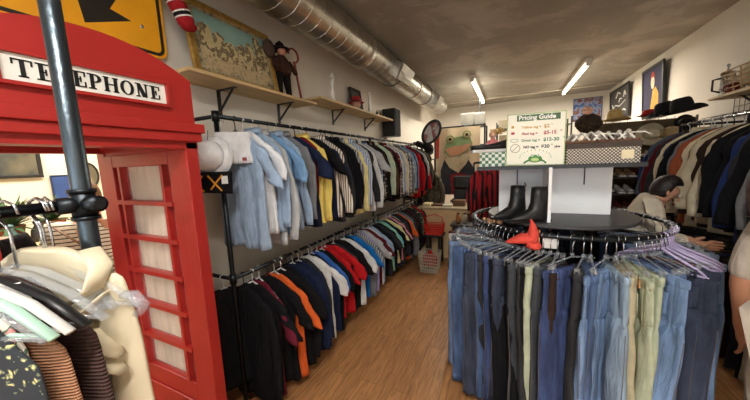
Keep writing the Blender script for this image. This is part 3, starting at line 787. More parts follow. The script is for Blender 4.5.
def pricing():
    t = thing('pricing_sign', 'standing white Pricing Guide sign with green border on display shelf', 'sign', (.135,2.045,ZS))
    t.rotation_euler = (-.10,.02,0)
    W, Hh = .155, .32
    grn = mat('sign_green',(58,96,48),.5)
    M_().bbox((-W-.006,0,0),(W+.006,.006,Hh+.006)).build('backing', mat('sign_pale_green',(166,186,120),.5), t)
    M_().bbox((-W,-.002,.006),(W,0,Hh)).build('card', mat('sign_card',(240,238,220),.5,var=.02), t)
    M_().bbox((-.105,-.004,Hh-.042),(.13,-.002,Hh-.004)).build('title_band', grn, t)
    R = (PI/2,0,0)
    wh = mat('sign_lettering_white',(245,245,235),.5)
    text('lettering','Pricing Guide',.037,wh,t,(-.095,-.0045,Hh-.034),R,.0006,bold=.0012)
    def line(z, a, b, c, col):
        mm = mat('ink_%d_%d_%d'%col, col, .6)
        text('lettering',a,.021,mm,t,(-.075,-.0025,z),R,.0005,bold=.0006)
        text('lettering',b,.029,mm,t,(.045 if len(b) < 7 else .036,-.0025,z-.001),R,.0005,bold=.0008)
        text('lettering',c,.012,mm,t,(.045+.0165*len(b)+.003 if len(b) < 7 else .135,-.0025,z+.014),R,.0004)
    line(.232,'Yellow tag =','$2','00',(196,150,40)); line(.192,'/Red tag =','$5-15','00',(176,44,60)); line(.150,'Green tag =','$15-30','00',(70,120,90))
    mm = mat('ink_dark',(30,34,30),.6)
    text('lettering','NO tag =',.021,mm,t,(-.062,-.0025,.108),R,.0005,bold=.001); text('lettering','$30',.029,mm,t,(.035,-.0025,.107),R,.0005,bold=.001)
    text('lettering','00',.012,mm,t,(.086,-.0025,.122),R,.0004); text('lettering','plus',.018,mm,t,(.106,-.0025,.108),R,.0005,bold=.0008)
    def ringy(x,z,rx,rz_,m_): M_().tube([(x+rx*math.cos(a),-.0025,z+rz_*math.sin(a)) for a in [2*PI*k/20 for k in range(20)]],.0012,4,True).build('tag_symbol', m_, t)
    M_().prism([(-.135,.236),(-.122,.236),(-.118,.244),(-.122,.252),(-.135,.252)],1,-.003,-.002).build('tag_symbol', MATS['ink_196_150_40'], t)
    M_().prism([(-.135,.196),(-.118,.196),(-.113,.204),(-.118,.212),(-.135,.212)],1,-.003,-.002).build('tag_symbol', MATS['ink_176_44_60'], t)
    ringy(-.115,.158,.022,.010,MATS['ink_70_120_90']); ringy(-.108,.108,.027,.026,mm)
    M_().tube([(-.126,-.0025,.09),(-.09,-.0025,.126)],.0012,4).build('tag_symbol', mm, t)
    # little frog at the foot
    fg = mat('frog_green',(70,140,60),.5); fy = mat('frog_belly',(190,214,130),.5)
    fr = M_().sphere((.005,-.003,.042),.03,(1.25,.12,.8)).build('frog_emblem', fg, t, True)
    M_().sphere((.005,-.0045,.036),.02,(1.2,.15,.7)).build('frog_belly', fy, fr, True)
    for s in (-1,1):
        M_().sphere((.005+s*.018,-.0045,.064),.009,(1,.25,1)).build('frog_eye', wh, fr, True)
        M_().sphere((.005+s*.018,-.0065,.064),.004,(1,.3,1)).build('frog_pupil', mm, fr, True)
        M_().tube([(.005+s*.03,-.003,.035),(.005+s*.05,-.003,.025),(.005+s*.06,-.003,.014)],[.007,.005,.007],6).build('frog_leg', fg, fr, True)
    sp = M_()
    for k in range(13):
        a = PI*k/12; sp.box((.005+.085*math.cos(a),-.0025,.05+.045*math.sin(a)),(.006,.001,.004),(0,a,0))
    sp.build('frog_sparks', fg, t)
pricing()
def sneaker(loc, rz, label, m, solem, name='sneaker', cat='shoe', sc=1, group=None):
    t = thing(name, label, cat, loc, rz, group); t.scale = (sc,sc,sc)
    s = M_(); rings = []
    for i in range(11):
        u = i/10; x = -.13+.26*u; w = .036*(math.sin(PI*min(1,max(0,.12+u*.8)))**.5); h = .028+.012*u+(.035*max(0,u-.45)*1.6)
        rings.append([Vector((x, w*math.cos(a), .018+h*(.5+.5*math.sin(a)))) for a in [2*PI*k/14 for k in range(14)]])
    s.loft(rings); s.build('upper', m, t, True)
    M_().prism([(-.135,0),(.13,0),(.135,.02),(-.128,.02)],1,-.036,.036).build('sole', solem, t, bevel=.008)
sneaker((-.10,2.12,ZS+.093), .35, 'black shoe with white sole on the green checked box', black_leather, white_plastic, sc=1.15)
def sandal(loc, rz, label, k):
    t = thing('strappy_sandal', label, 'sandal', loc, rz)
    wm = mat('white_strap_leather',(236,232,222),.45); tm = mat('sandal_footbed',(110,72,46),.6)
    M_().prism([(-.12,-.02),(-.12,.02),(-.06,.034),(0,.026),(.07,.026),(.11,.03),(.115,0),(.11,-.03),(.07,-.026),(0,-.026),(-.06,-.034)],2,0,.02).build('footbed', tm, t, bevel=.004)
    for x0, x1, h in ((-.09,-.04,.05),(-.05,-.09,.055),(0,-.05,.06),(.05,-.0,.062),(.09,.04,.065),(.02,.08,.055)):
        M_().tube([(x0,-.036,.014),((x0+x1)/2,-.025,h*.8),((x0+x1)/2,0,h),((x0+x1)/2-.01,.025,h*.8),(x1,.034,.014)],.011,6,flat=.5).build('strap', wm, t, True)
    M_().tube([(.05,-.03,.05),(.13,-.05,.045),(.16,.0,.03)],.007,6,flat=.6).build('ankle_strap', wm, t, True)
sandal((.41,2.10,ZS+.12), .25, 'white strappy sandal on lattice box beside the pricing sign', 0)
sandal((.55,2.14,ZS+.12), -.3, 'white strappy sandal at the right end of the lattice box', 1)
patbox('white_box', 'small white box standing between pricing sign and lattice box', (.33,2.27,ZS), (.06,.06,.13), white_panel)
def doll():
    t = thing('cloth_doll', 'pink doll with tangled blond hair standing on the display shelf', 'doll', (-.115,2.27,ZS))
    pk = F('doll_pink',(216,130,128)); 
    M_().lathe([(.018,0),(.034,.01),(.036,.12),(.026,.18),(.012,.205)], sx=.8).build('body', pk, t, True)
    for s in (-1,1): M_().tube([(s*.02,0,.18),(s*.045,-.01,.14),(s*.04,-.015,.09)],[.012,.011,.009],8).build('arm', pk, t, True)
    M_().sphere((.0,0,.225),.026).build('head', mat('doll_skin',(226,176,150),.6), t, True)
    hm = mat('doll_hair',(214,178,110),.8); h = M_(); r = random.Random(5)
    for k in range(60):
        a = r.uniform(0,6.28); p0 = Vector((.015*math.cos(a),.015*math.sin(a),.235)); d_ = Vector((r.uniform(-.3,1.3),r.uniform(-.6,.6),r.uniform(-.3,.5)))*.055
        h.tube([p0,p0+d_*.6+Vector((0,0,.012)),p0+d_],.003,4)
    h.build('hair', hm, t)
doll()

# pants -----------------------------------------------------------------------
def pants_meshes(seed, flare=0, half=False):
    r = random.Random(seed); ph = [r.uniform(0,6.28) for _ in range(8)]
    s = M_(); W = .205 if not half else .15; top = -.165; L = 1.0
    rings = []
    T = .022 if not half else .026
    for i in range(13):
        u = i/12; z = top-.27*u; w = W*(1-.04*(1-u)+.04*u-.05*max(0,u-.8)*5)
        rings.append([Vector((w*math.copysign(abs(math.cos(a))**.85,math.cos(a)), T*(1+.25*u-.5*max(0,u-.75)*4)*math.sin(a)+(.010*math.sin(5*w*math.cos(a)*20+ph[0]) +.008*math.sin(w*math.cos(a)*34+ph[1]))*.4, z)) for a in [2*PI*k/28 for k in range(28)]])
    s.loft(rings)
    seam = M_()
    for sx in ((-1,1) if not half else (0,)):
        rings = []; edge = []; edge2 = []
        sway = r.uniform(-.02,.02)
        for i in range(20):
            u = i/19; z = top-.22-(L-.22)*u
            w = (W*.545 if not half else W*1.05)*(1-.12*math.sin(min(1,u*1.4)*PI/2)+.12*max(0,u-.5)+flare*max(0,u-.5)); cx = sx*(W*.53)*(1+.02*u)
            t = (T*1.3+(.012*u))*min(1,.55+u*5); w *= min(1,.9+u*1.2)
            yy = sway*u+.009*math.sin(w*60*(1 if sx >= 0 else -1)+ph[2]+2*u)*min(1,u*3)
            edge.append((cx+(w+.0005)*(1 if sx >= 0 else -1), yy, z)); edge2.append((cx+w*.45, sway*u+.009*math.sin(w*.45*60+ph[2]+2*u)*min(1,u*3)-t*.93-.001, z))
            rings.append([Vector((cx+w*math.cos(a), t*math.copysign(abs(math.sin(a))**.9,math.sin(a))+sway*u+.009*math.sin(w*math.cos(a)*60+ph[2]+2*u)*min(1,u*3)+.0035*math.sin(u*16+ph[3]+math.cos(a)*3), z)) for a in [2*PI*k/22 for k in range(22)]])
        s.loft(rings); seam.tube(edge[2:], .0018, 5); seam.tube(edge2[3:], .0012, 4)
    body = s.mesh('trouser', True); seamm = seam.mesh('seam', True)
    wb = M_(); rr = []
    for z, g in ((top+.002,1.03),(top-.004,1.05),(top-.036,1.05),(top-.04,1.03)):
        rr.append([Vector((W*.96*g*math.copysign(abs(math.cos(a))**.85,math.cos(a)), (T*g+.003)*math.sin(a)+(.010*math.sin(5*W*.96*math.cos(a)*20+ph[0])+.008*math.sin(W*.96*math.cos(a)*34+ph[1]))*.4, z)) for a in [2*PI*k/28 for k in range(28)]])
    wb.loft(rr)
    for x in (-.6,-.2,.25,.62):
        for sy in (-1,1):
            yy = (T*1.05)*math.sqrt(max(0,1-x*x))+.007
            wb.box((W*x, sy*yy, top-.02),(.011,.006,.046))
    wbm = wb.mesh('waistband', True)
    pk = M_()
    return body, wbm, seamm
POCK = M_().prism([(-.055,.0),(.055,0),(.052,-.11),(0,-.135),(-.052,-.11)],1,-.0035,.0035).mesh('pocket')
PATCH = M_().bbox((-.03,-.003,-.022),(.03,.003,.022)).mesh('waist_patch')
PANTS = [pants_meshes(1), pants_meshes(2,.15), pants_meshes(3), pants_meshes(4,.1)]
HALF = [pants_meshes(11,0,True), pants_meshes(12,0,True), pants_meshes(13,0,True)]
# clip hanger: body + hook + two clips
s = M_(); s.tube([(0,0,-.085),(0,0,-.105)],.009,8)
s.tube([(-.17,0,-.135),(-.1,0,-.120),(0,0,-.104),(.1,0,-.120),(.17,0,-.135)],[.0035,.004,.006,.004,.0035],8,flat=.8); CH_BODY = s.mesh('hanger_bar', True)
s = M_(); s.tube([(0,0,-.095),(0,0,-.04),(-.006,0,-.026),(-.021,0,-.008),(-.017,0,.012),(0,0,.02),(.017,0,.012),(.022,0,-.003)],.0026,6); CH_HOOK = s.mesh('hook', True)
s = M_(); s.bbox((-.008,-.012,-.185),(.008,-.006,-.13)); s.bbox((-.008,.006,-.185),(.008,.012,-.13)); s.tube([(-.010,0,-.142),(.010,0,-.142)],.006,8); CH_CLIP = s.mesh('clip')
def clip_hanger(p, yaw, label, group, body=clear, hook=chrome):
    h = thing('clip_hanger', label, 'hanger', p, yaw, group)
    put('hanger_bar', CH_BODY, body, h); put('hook', CH_HOOK, hook, h)
    for x in (-.13,.13): put('clip', CH_CLIP, body, h, (x,0,0))
    return h
D = {'dark indigo denim':denim('indigo',(34,44,66),.5),'mid blue denim':denim('mid',(56,80,118),.6),'light blue denim':denim('light',(100,126,162),.55),'pale washed denim':denim('pale',(134,154,172),.35),
     'deep blue denim':denim('deep',(30,50,94),.6),'black denim':denim('black',(24,25,29),.4),'charcoal denim':denim('char',(50,54,60),.3),'sage green cotton':fabric('sage',(178,186,160)),'khaki cotton':fabric('khaki',(176,168,140)),
     'grey denim':denim('grey',(112,124,138),.25),'maroon cotton':C['maroon'],'white cotton':C['white'],'navy cotton':C['navy'],'brown cotton':C['brown'],'black cotton':C['black'],'patterned cotton':voro('print_orange',[(0,(230,220,200)),(.25,(190,90,50)),(.4,(30,28,30)),(1,(20,20,22))],34,.9,kind='cell'),'olive cotton':C['olive'],'dark brown cotton':C['dark brown']}
vis = """maroon cotton:h|white cotton:h|grey denim:h|black denim:h|pale washed denim:h|dark indigo denim:h|light blue denim:p|grey denim:h|mid blue denim:p|mid blue denim:h|deep blue denim:h|dark indigo denim:p|mid blue denim:h|black denim:h|deep blue denim:h|
black cotton:h|dark indigo denim:h|black cotton:h|charcoal denim:h|black denim:h|black cotton:h|sage green cotton:h|charcoal denim:h|dark brown cotton:h|deep blue denim:P|black denim:h|mid blue denim:h|light blue denim:P|pale washed denim:h|khaki cotton:h|sage green cotton:P|sage green cotton:h|light blue denim:p|
mid blue denim:h|navy cotton:h|dark indigo denim:p|navy cotton:h|patterned cotton:h|brown cotton:h|light blue denim:P|mid blue denim:h|light blue denim:P|light blue denim:p""".replace('\n','').split('|')
seq = []; aa = 176.0
for q in vis:
    aa += {'h':3.4,'p':5.0,'P':8.2}[q[-1]]; seq.append('%.1f:%s'%(aa if q[-1] != 'P' else aa-1.5, q))
back = 'navy cotton:h|black cotton:h|dark indigo denim:p|black denim:p|charcoal denim:h|mid blue denim:p|navy cotton:h|dark brown cotton:h|black denim:p|grey denim:h|dark indigo denim:p|black cotton:h|mid blue denim:p|olive cotton:h|black denim:h|deep blue denim:p|navy cotton:h|charcoal denim:h|dark indigo denim:h|black cotton:h|brown cotton:h|deep blue denim:p'.split('|')
for k, q in enumerate(back): seq.append('%.1f:%s'%(355+k*8.1 if 355+k*8.1 < 360 else k*8.1-5, q))
names_ = [q.split(':')[1] for q in seq]
for i, q in enumerate(seq):
    a, mname, kd = q.split(':'); a = float(a)
    th = math.radians(a)
    p = (CX+RR*math.cos(th), CY+RR*math.sin(th), RZ)
    if kd == 'h': body, wb, sea = rnd.choice(HALF)
    else: body, wb, sea = rnd.choice(PANTS)
    sk = {'P':-.85}.get(kd, rnd.uniform(-.3,.0))
    if kd == 'P' and a > 295: sk = -.5
    if a > 318: sk = rnd.uniform(-.12,.05)
    if 250 < a < 320 and kd == 'h': sk = rnd.uniform(-.45,-.15)
    yaw = th+sk
    m_ = D[mname]
    prev, nxt = names_[i-1], names_[(i+1) % len(names_)]
    nm = 'jeans' if 'denim' in mname else 'trousers'
    t = thing(nm, '%s %s on round rack between %s and %s'%(mname, nm, prev, nxt), 'trousers', p, yaw, 'trousers on the round rack')
    t['_alt'] = '%s %s on round rack, pair %d clockwise from the back'%(mname, nm, i+1)
    tl = rnd.uniform(-.04,.04); t.rotation_euler = (tl,0,yaw); z_ = rnd.uniform(.96,1.04)
    t.scale = ({0: 1.5, 1: 1.4, 2: 1.2}.get(i, 1),1,z_)
    put('trouser_body', body, m_, t); put('waistband', wb, m_, t)
    if 'denim' in mname and 176 < a < 350: put('seam', sea, mat('tan_stitching' if 'black' not in mname else 'dark_stitching', (104,98,96) if 'black' not in mname else (50,52,58), .8), t)
    if kd != 'h':
        for sx in (-1,1): put('pocket', POCK, m_, t, (sx*.095,-.038,-.245))
        if kd == 'P' and a < 300: put('waist_patch', PATCH, mat('leather_patch',(176,128,84),.6), t, (.13,-.034,-.19))
    clip_hanger((p[0],p[1],p[2]+.0), yaw, 'clear clip hanger holding the %s pair next to %s pair'%(mname, prev), 'clip hangers on the round rack')['_alt'] = 'clear clip hanger holding %s pair, number %d round the ring'%(mname, i+1)
# spare lilac and clear hangers bunched on the right of the ring
for k in range(7):
    th = math.radians(318+k*3.2); p = (CX+RR*math.cos(th), CY+RR*math.sin(th), RZ)
    h = put('clothes_hanger', HANGB, pink_plastic, None, p, (0, rnd.uniform(-.1,.1), th+rnd.uniform(.0,.35)))
    tag(h, 'empty lilac plastic hanger on the right side of round rack', 'hanger', 'empty lilac hangers on the round rack')
def redcloth():
    t = thing('red_headpiece', 'coral red knitted cloth with a pointed tip draped on the round rack', 'hat', (.12,1.86,1.205))
    m_ = mat('coral_knit',(214,72,58),.85,bump=.3,bs=80)
    s = M_()
    def lobe(pts, rad, fl=.7): s.tube(pts, rad, 14, flat=fl)
    lobe([(.0,0,.01),(.012,0,.06),(.006,0,.105),(-.004,0,.135)],[.055,.042,.022,.006])
    lobe([(.02,0,.02),(-.05,-.01,.02),(-.10,-.02,.005),(-.135,-.025,-.005)],[.05,.045,.025,.006])
    lobe([(-.01,0,.0),(.03,-.01,-.02),(.05,-.015,-.03)],[.05,.04,.015])
    s.build('knitted_cloth', m_, t, True)
    M_().bbox((.06,.0,-.03),(.13,.006,.045)).build('price_card', white_plastic, t)
redcloth()

# ================================================================== FOREGROUND RACK
def fg_rack():
    t = thing('pipe_rack', 'black steel pipe clothes rack in left foreground, before the red booth', 'clothes rack', (-.82,.28,0))
    M_().tube([(0,0,0),(0,0,3.0)],.0165,16).build('upright', steel_pipe, t, True)
    M_().tube([(0,-1.3,1.64),(0,0,1.64)],.0115,14).build('hanging_rail', iron, t, True)
    f = M_(); f.tube([(0,0,1.61),(0,0,1.67)],.021,16); f.tube([(0,-.042,1.64),(0,.0,1.64)],.017,14)
    f.tube([(0,0,1.64),(.040,.011,1.64)],.017,14); f.build('tee_fitting', iron, t, True)
    for z in (1.61,1.668): M_().tube([(0,0,z-.004),(0,0,z+.004)],.0235,16).build('fitting_collar', iron, t, True)
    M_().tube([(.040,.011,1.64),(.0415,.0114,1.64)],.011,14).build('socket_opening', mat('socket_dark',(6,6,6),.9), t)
    M_().tube([(0,0,0),(0,0,.015)],.07,20).build('floor_flange', iron, t, True)
fg_rack()
FG_VEST = [garment_mesh('vest', 90+i, seg=44, lev=40, L=.80, W=.19, T=.010, fold=.008) for i in range(3)]
FG_NARROW = [garment_mesh('vest', 95+i, seg=44, lev=40, L=.75, W=.15, T=.010, neck=.09, fold=.008) for i in range(2)]
floral = voro('fabric_dark_floral',[(0,(214,196,130)),(.2,(196,180,120)),(.26,(110,116,90)),(.36,(40,44,50)),(1,(30,34,42))],30,.9,kind='cell')
rose = voro('fabric_rose_print',[(0,(196,60,80)),(.25,(220,150,150)),(.4,(90,120,90)),(.55,(226,218,206)),(1,(226,218,206))],22,.9,kind='cell')
def knit(name, rgb, sc):
    m, nt, p = _new(name); t = nt.nodes.new('ShaderNodeTexCoord'); w = nt.nodes.new('ShaderNodeTexWave'); w.bands_direction = 'Z'; w.inputs['Scale'].default_value = sc; w.inputs['Distortion'].default_value = 1.5
    nt.links.new(t.outputs['Object'], w.inputs[0]); r = nt.nodes.new('ShaderNodeValToRGB'); r.color_ramp.elements[0].color = tuple(x*.6 for x in lin(rgb)[:3])+(1,); r.color_ramp.elements[1].color = lin(rgb)
    nt.links.new(w.outputs[0], r.inputs[0]); nt.links.new(r.outputs[0], p.inputs['Base Color'])
    bp = nt.nodes.new('ShaderNodeBump'); bp.inputs['Strength'].default_value = .7; bp.inputs['Distance'].default_value = .004; nt.links.new(w.outputs[0], bp.inputs['Height']); nt.links.new(bp.outputs[0], p.inputs['Normal'])
    p.inputs['Roughness'].default_value = .95; return m
crochet = knit('tan_crochet',(172,124,92),60); brownknit = knit('brown_knit',(70,46,42),45); creamm = mat('cream_satin',(206,194,166),.6,var=.06,vs=6)
FGH = hanger_mesh(.215,.0065,.085); 
s = M_()
for sx in (-1,1): s.tube([(0,0,-.10),(sx*.06,0,-.11),(sx*.14,0,-.14),(sx*.205,0,-.185)],[.007,.009,.009,.008],10,flat=.55)
s.tube([(-.19,0,-.183),(.19,0,-.183)],.004,8); FG_BAR = s.mesh('hanger_body', True)
s = M_(); s.tube([(0,0,-.105),(0,0,-.04),(-.006,0,-.025),(-.022,0,-.006),(-.018,0,.014),(0,0,.021),(.018,0,.013),(.024,0,-.004)],.0024,8); FG_HOOK = s.mesh('hook', True)
def fg(name, mesh, m, y, yaw, sc, label, cat, hm, hlabel, tilt=0, dx=0, notches=False):
    g = put(name, mesh, m, None, (-.82+dx,y,1.612), (tilt,0,yaw), sc); tag(g, label, cat, 'garments on the foreground rack')
    h = thing('clothes_hanger', hlabel, 'hanger', (-.82+dx,y,1.64), yaw, 'hangers on the foreground rack'); h.rotation_euler = (tilt,0,yaw)
    put('hanger_body', FG_BAR, hm, h); put('hook', FG_HOOK, chrome, h)
    if notches:
        k = M_()
        k.tube([(.175,0,-.165),(.195,0,-.163),(.215,0,-.185),(.20,0,-.20)],.012,8,flat=.6); k.build('shoulder_notch', hm, h, True)
    return g
fg('floral_dress', FG_VEST[0], floral, .078, .34, (1,1,1.1), 'dark floral print dress nearest the camera on the foreground rack', 'dress', clear, 'clear plastic hanger holding the dark floral dress')
fg('rose_print_top', FG_NARROW[0], rose, .090, .32, (.95,1,1.0), 'white and rose print top between floral dress and tan crochet top', 'top', mint_plastic, 'mint green plastic hanger holding the rose print top')
fg('crochet_cardigan', FG_VEST[1], crochet, .108, .32, (1.0,1.1,1.05), 'tan crochet sleeveless cardigan on foreground rack', 'cardigan', white_plastic, 'white plastic hanger holding the tan crochet cardigan')
fg('white_camisole', FG_NARROW[1], C['white'], .132, .3, (.9,.8,1.0), 'thin white sleeveless top between tan crochet and brown knit garments', 'top', black_plastic, 'thick black plastic hanger holding the thin white top')
fg('brown_sweater', FG_VEST[2], brownknit, .155, .3, (.97,1.3,1.05), 'dark brown ribbed knit sweater on the foreground rack', 'sweater', clear, 'clear plastic hanger holding the dark brown knit sweater')
def creamtop():
    g = fg('cream_wrap_top', FG_VEST[1], creamm, .212, .26, (.93,1.2,.58), 'cream wrap top with hanging strings, nearest the pipe upright', 'top', clear, 'clear notched hanger holding the cream wrap top', notches=True)
    for x0, x1, w in ((.12,.17,0),(.135,.155,1),(.10,.18,2),(.15,.16,3)):
        M_().tube([(x0,-.02,-.58),(x1,-.03,-.66),(x1-.02,-.025,-.74),(x1,-.025,-.84)],.0028,6).build('string', creamm, g, True)
    for a, b, z0, z1 in ((.06,.17,-.30,-.44),(.07,.17,-.37,-.50),(.16,.07,-.22,-.38)):
        M_().tube([(a,-.010,z0),(a+(b-a)*.35,-.017,z0+(z1-z0)*.3),(a+(b-a)*.7,-.017,z0+(z1-z0)*.65),(b,-.008,z1)],[.006,.020,.022,.008],10,flat=.3).build('wrap_band', creamm, g, True)
    M_().tube([(.12,-.0,-.085),(.165,-.012,-.13),(.15,-.02,-.20),(.08,-.028,-.26)],[.014,.016,.014,.010],10,flat=.45).build('shoulder_strap', creamm, g, True)
creamtop()
for k, (y_, yw) in enumerate(((.225,.30),(.235,.1),(.185,.38))):
    h = thing('clothes_hanger', 'empty clear plastic hanger bunched beside the pipe upright', 'hanger', (-.82,y_-.01,1.64), yw, 'empty clear hangers on the foreground rack')
    put('hanger_body', FG_BAR, clear, h, sc=(.8,1,1)); put('hook', FG_HOOK, chrome, h)

# ================================================================== PEOPLE
def person(label, loc, rz, pose, top_m, bottom_m, skin_m, hair_m, hair='short', name='person', sleeve='long', bag=False):
    """joints in local metres, facing +x"""
    t = thing(name, label, 'person', loc, rz)
    J = dict(pelvis=(0,0,.92), waist=(0,0,1.05), chest=(0,0,1.28), neck=(0,0,1.43), head=(.02,0,1.54), crown=(.02,0,1.62),
             lh=(0,.09,.90), lk=(.02,.10,.50), la=(0,.10,.09), lt=(.14,.11,.04), rh=(0,-.09,.90), rk=(.02,-.10,.50), ra=(0,-.10,.09), rt=(.14,-.11,.04),
             ls=(0,.17,1.38), le=(0,.22,1.10), lw=(.05,.22,.86), rs=(0,-.17,1.38), re=(0,-.22,1.10), rw=(.05,-.22,.86))
    J.update({k: v for k, v in pose.items() if k != 'face'}); J = {k: Vector(v) for k, v in J.items()}
    R_ = dict(pelvis=(.15,.12), waist=(.125,.10), chest=(.14,.11), neck=.052, head=(.075,.09), crown=(.062,.07), lh=.095, lk=.06, la=.042, lt=.032, rh=.095, rk=.06, ra=.042, rt=.032,
             ls=.058, le=.044, lw=.03, rs=.058, re=.044, rw=.03)
    E = [('pelvis','waist'),('waist','chest'),('chest','neck'),('neck','head'),('head','crown'),('pelvis','lh'),('lh','lk'),('lk','la'),('la','lt'),('pelvis','rh'),('rh','rk'),('rk','ra'),('ra','rt'),
         ('chest','ls'),('ls','le'),('le','lw'),('chest','rs'),('rs','re'),('re','rw')]
    keys = list(J); V = [J[k] for k in keys]; ed = [(keys.index(a), keys.index(b)) for a, b in E]; rad = [R_[k] for k in keys]
    for s in 'lr':
        w = J[s+'w']; d = (w-J[s+'e']).normalized(); side = Vector((0,1,0)).cross(d).normalized() if abs(d.y) < .9 else Vector((0,0,1))
        nrm = d.cross(side).normalized()
        pal = w+d*.055; V.append(pal); pi = len(V)-1; rad.append((.028,.016)); ed.append((keys.index(s+'w'), pi))
        for q, (off, ln) in enumerate(((-.027,.062),(-.009,.075),(.009,.07),(.026,.055))):
            a = pal+d*.035+side*off; b = a+d*ln*.5+nrm*.006; c = b+d*ln*.42+nrm*.018
            for vv, r0 in ((a,.0095),(b,.0085),(c,.007)): V.append(vv); rad.append(r0)
            n0 = len(V)-3; ed += [(pi,n0),(n0,n0+1),(n0+1,n0+2)]
        a = w+d*.03+side*-.03; b = a+d*.03+side*-.018; V += [a,b]; rad += [.011,.009]; ed += [(keys.index(s+'w'),len(V)-2),(len(V)-2,len(V)-1)]
    skinned('body', V, ed, rad, skin_m, t, 0, 2)
    def shell(nm, ks, es, g, m_, root, extra=None):
        vs = [J[k] for k in ks]; rr = []
        for k in ks:
            r0 = R_[k]; r0 = r0 if isinstance(r0, tuple) else (r0, r0); rr.append(tuple(x*g+.008 for x in r0))
        if extra: vs, rr = extra(ks, vs, rr)
        return skinned(nm, vs, [(ks.index(a), ks.index(b)) for a, b in es], rr, m_, t, ks.index(root), 2)
    arms = [('chest','ls'),('ls','le'),('chest','rs'),('rs','re')]; ks = ['pelvis','waist','chest','neck','ls','le','rs','re']
    J['neck'] = J['neck'].lerp(J['chest'], .35)
    if sleeve == 'long': arms += [('le','lw'),('re','rw')]; ks += ['lw','rw']
    else:
        for s in 'lr': J[s+'e'] = J[s+'s'].lerp(J[s+'e'], 1.0)
    shell('top', ks, [('pelvis','waist'),('waist','chest'),('chest','neck')]+arms, 1.12, top_m, 'pelvis')
    J['pelvis'] = J['pelvis']
    shell('trousers', ['pelvis','lh','lk','la','rh','rk','ra'], [('pelvis','lh'),('lh','lk'),('lk','la'),('pelvis','rh'),('rh','rk'),('rk','ra')], 1.1, bottom_m, 'pelvis')
    h = J['head']; up_ = (J['crown']-h).normalized(); fwd = Vector(pose.get('face', (1,0,0))).normalized(); sd = up_.cross(fwd).normalized()
    fwd = sd.cross(up_).normalized()
    # hair cap: sphere pushed back from the face
    hm = M_(); hm.sphere((0,0,0), 1, (1,1,1), 24, 16)
    B = Matrix((fwd, sd, up_)).transposed()
    for v in hm.bm.verts:
        l = v.co.copy(); f_ = l.x
        q = Vector((l.x*.098, l.y*.088, l.z*.118))
        if f_ > .35 and l.z < .55: q.x = min(q.x, .03); q *= .86
        if hair in ('long','tail') and l.z < 0 and f_ < .3: q.z += l.z*(.14 if hair == 'long' else .0); q.x -= .01
        v.co = h+up_*.028-fwd*.014+B@(q*.92)
    hm.build('hair', hair_m, t, True)
    if hair == 'tail': M_().tube([h-fwd*.09+up_*.04, h-fwd*.14+up_*.02, h-fwd*.15-up_*.08, h-fwd*.12-up_*.18],[.02,.035,.03,.008],10).build('ponytail', hair_m, t, True)
    M_().tube([h+fwd*.078+up_*.01, h+fwd*.098-up_*.018, h+fwd*.088-up_*.026],[.006,.012,.008],8).build('nose', skin_m, t, True)
    for s in (-1,1):
        e_ = h+fwd*.079+sd*s*.030+up_*.012
        M_().sphere(e_,.011,(1,1,.7)).build('eye', white_plastic, t, True)
        M_().sphere(e_+fwd*.008,.0055).build('iris', mat('dark_iris',(30,20,16),.3), t, True)
        M_().sphere(h+sd*s*.079-up_*.0,.02,(.5,.35,1)).build('ear', skin_m, t, True)
    M_().tube([h+fwd*.076-up_*.05+sd*.02, h+fwd*.084-up_*.048, h+fwd*.076-up_*.05-sd*.02],.005,6).build('mouth', mat('lips',(150,80,74),.5), t, True)
    return t, J
dark_hair = mat('dark_hair',(34,26,24),.55,var=.3,vs=30,bump=.4,bs=60); brown_hair = mat('brown_curly_hair',(66,44,34),.7,var=.35,vs=30,bump=.8,bs=40)
jean = D['dark indigo denim']
# shopper in beige knit leaning over the lower rail on the right
t, J = person('dark-haired person in beige jumper leaning over the rack behind the round rack', (.96,2.95,0), -.15, dict(
    pelvis=(-.08,0,.92), waist=(-.05,0,1.03), chest=(.03,0,1.20), neck=(.09,0,1.33), head=(.13,0,1.39), crown=(.17,0,1.46), face=(.7,0,-.7),
    ls=(.03,.16,1.31), le=(.07,.2,1.07), lw=(.18,.12,.99), rs=(.03,-.17,1.31), re=(.07,-.22,1.09), rw=(.23,-.24,1.07)), F('beige_jumper',(206,196,176)), jean, skin, dark_hair, 'short')
# shopper at the right edge in a grey top
t, J = person('curly brown-haired person in pale grey top at the right edge of the picture', (1.15,1.72,0), .9, dict(neck=(-.05,.06,1.42), head=(-.10,.13,1.51), crown=(-.11,.14,1.60),
    ls=(0,.17,1.36), le=(-.03,.21,1.10), lw=(.03,.20,.86), rs=(0,-.17,1.36), re=(-.02,-.21,1.08), rw=(.06,-.22,.84), face=(1,0,-.15)), F('light_grey_top',(176,166,154)), F('light_grey_top',(176,166,154)), skin_tan, brown_hair, 'long', sleeve='short')
# shopper in striped top seen from behind in the next room
stripem = striped('top',(222,214,196),(56,52,50),2,38,.28)
t, J = person('brown-haired person in striped top seen from behind through the booth doorway', (-2.62,.90,-.02), 2.55, dict(head=(.05,0,1.55), crown=(.06,0,1.63)), stripem, C['olive'], skin, mat('light_brown_hair',(112,80,54),.6,var=.3,vs=30), 'short')
M_().tube([(-.115,.13,1.40),(-.135,.0,1.26),(-.125,-.14,1.08),(-.02,-.2,.98)],.011,8,flat=.5).build('bag_strap', mat('tan_strap',(120,84,56),.6), t, True)
M_().bbox((-.08,-.30,.84),(.12,-.21,1.02)).build('shoulder_bag', mat('tan_strap',(120,84,56),.6), t, bevel=.02)
person('dark-haired person in black top at the left edge beyond the booth', (-2.72,.44,-.06), 2.9, {}, C['black'], jean, skin, dark_hair, 'long')

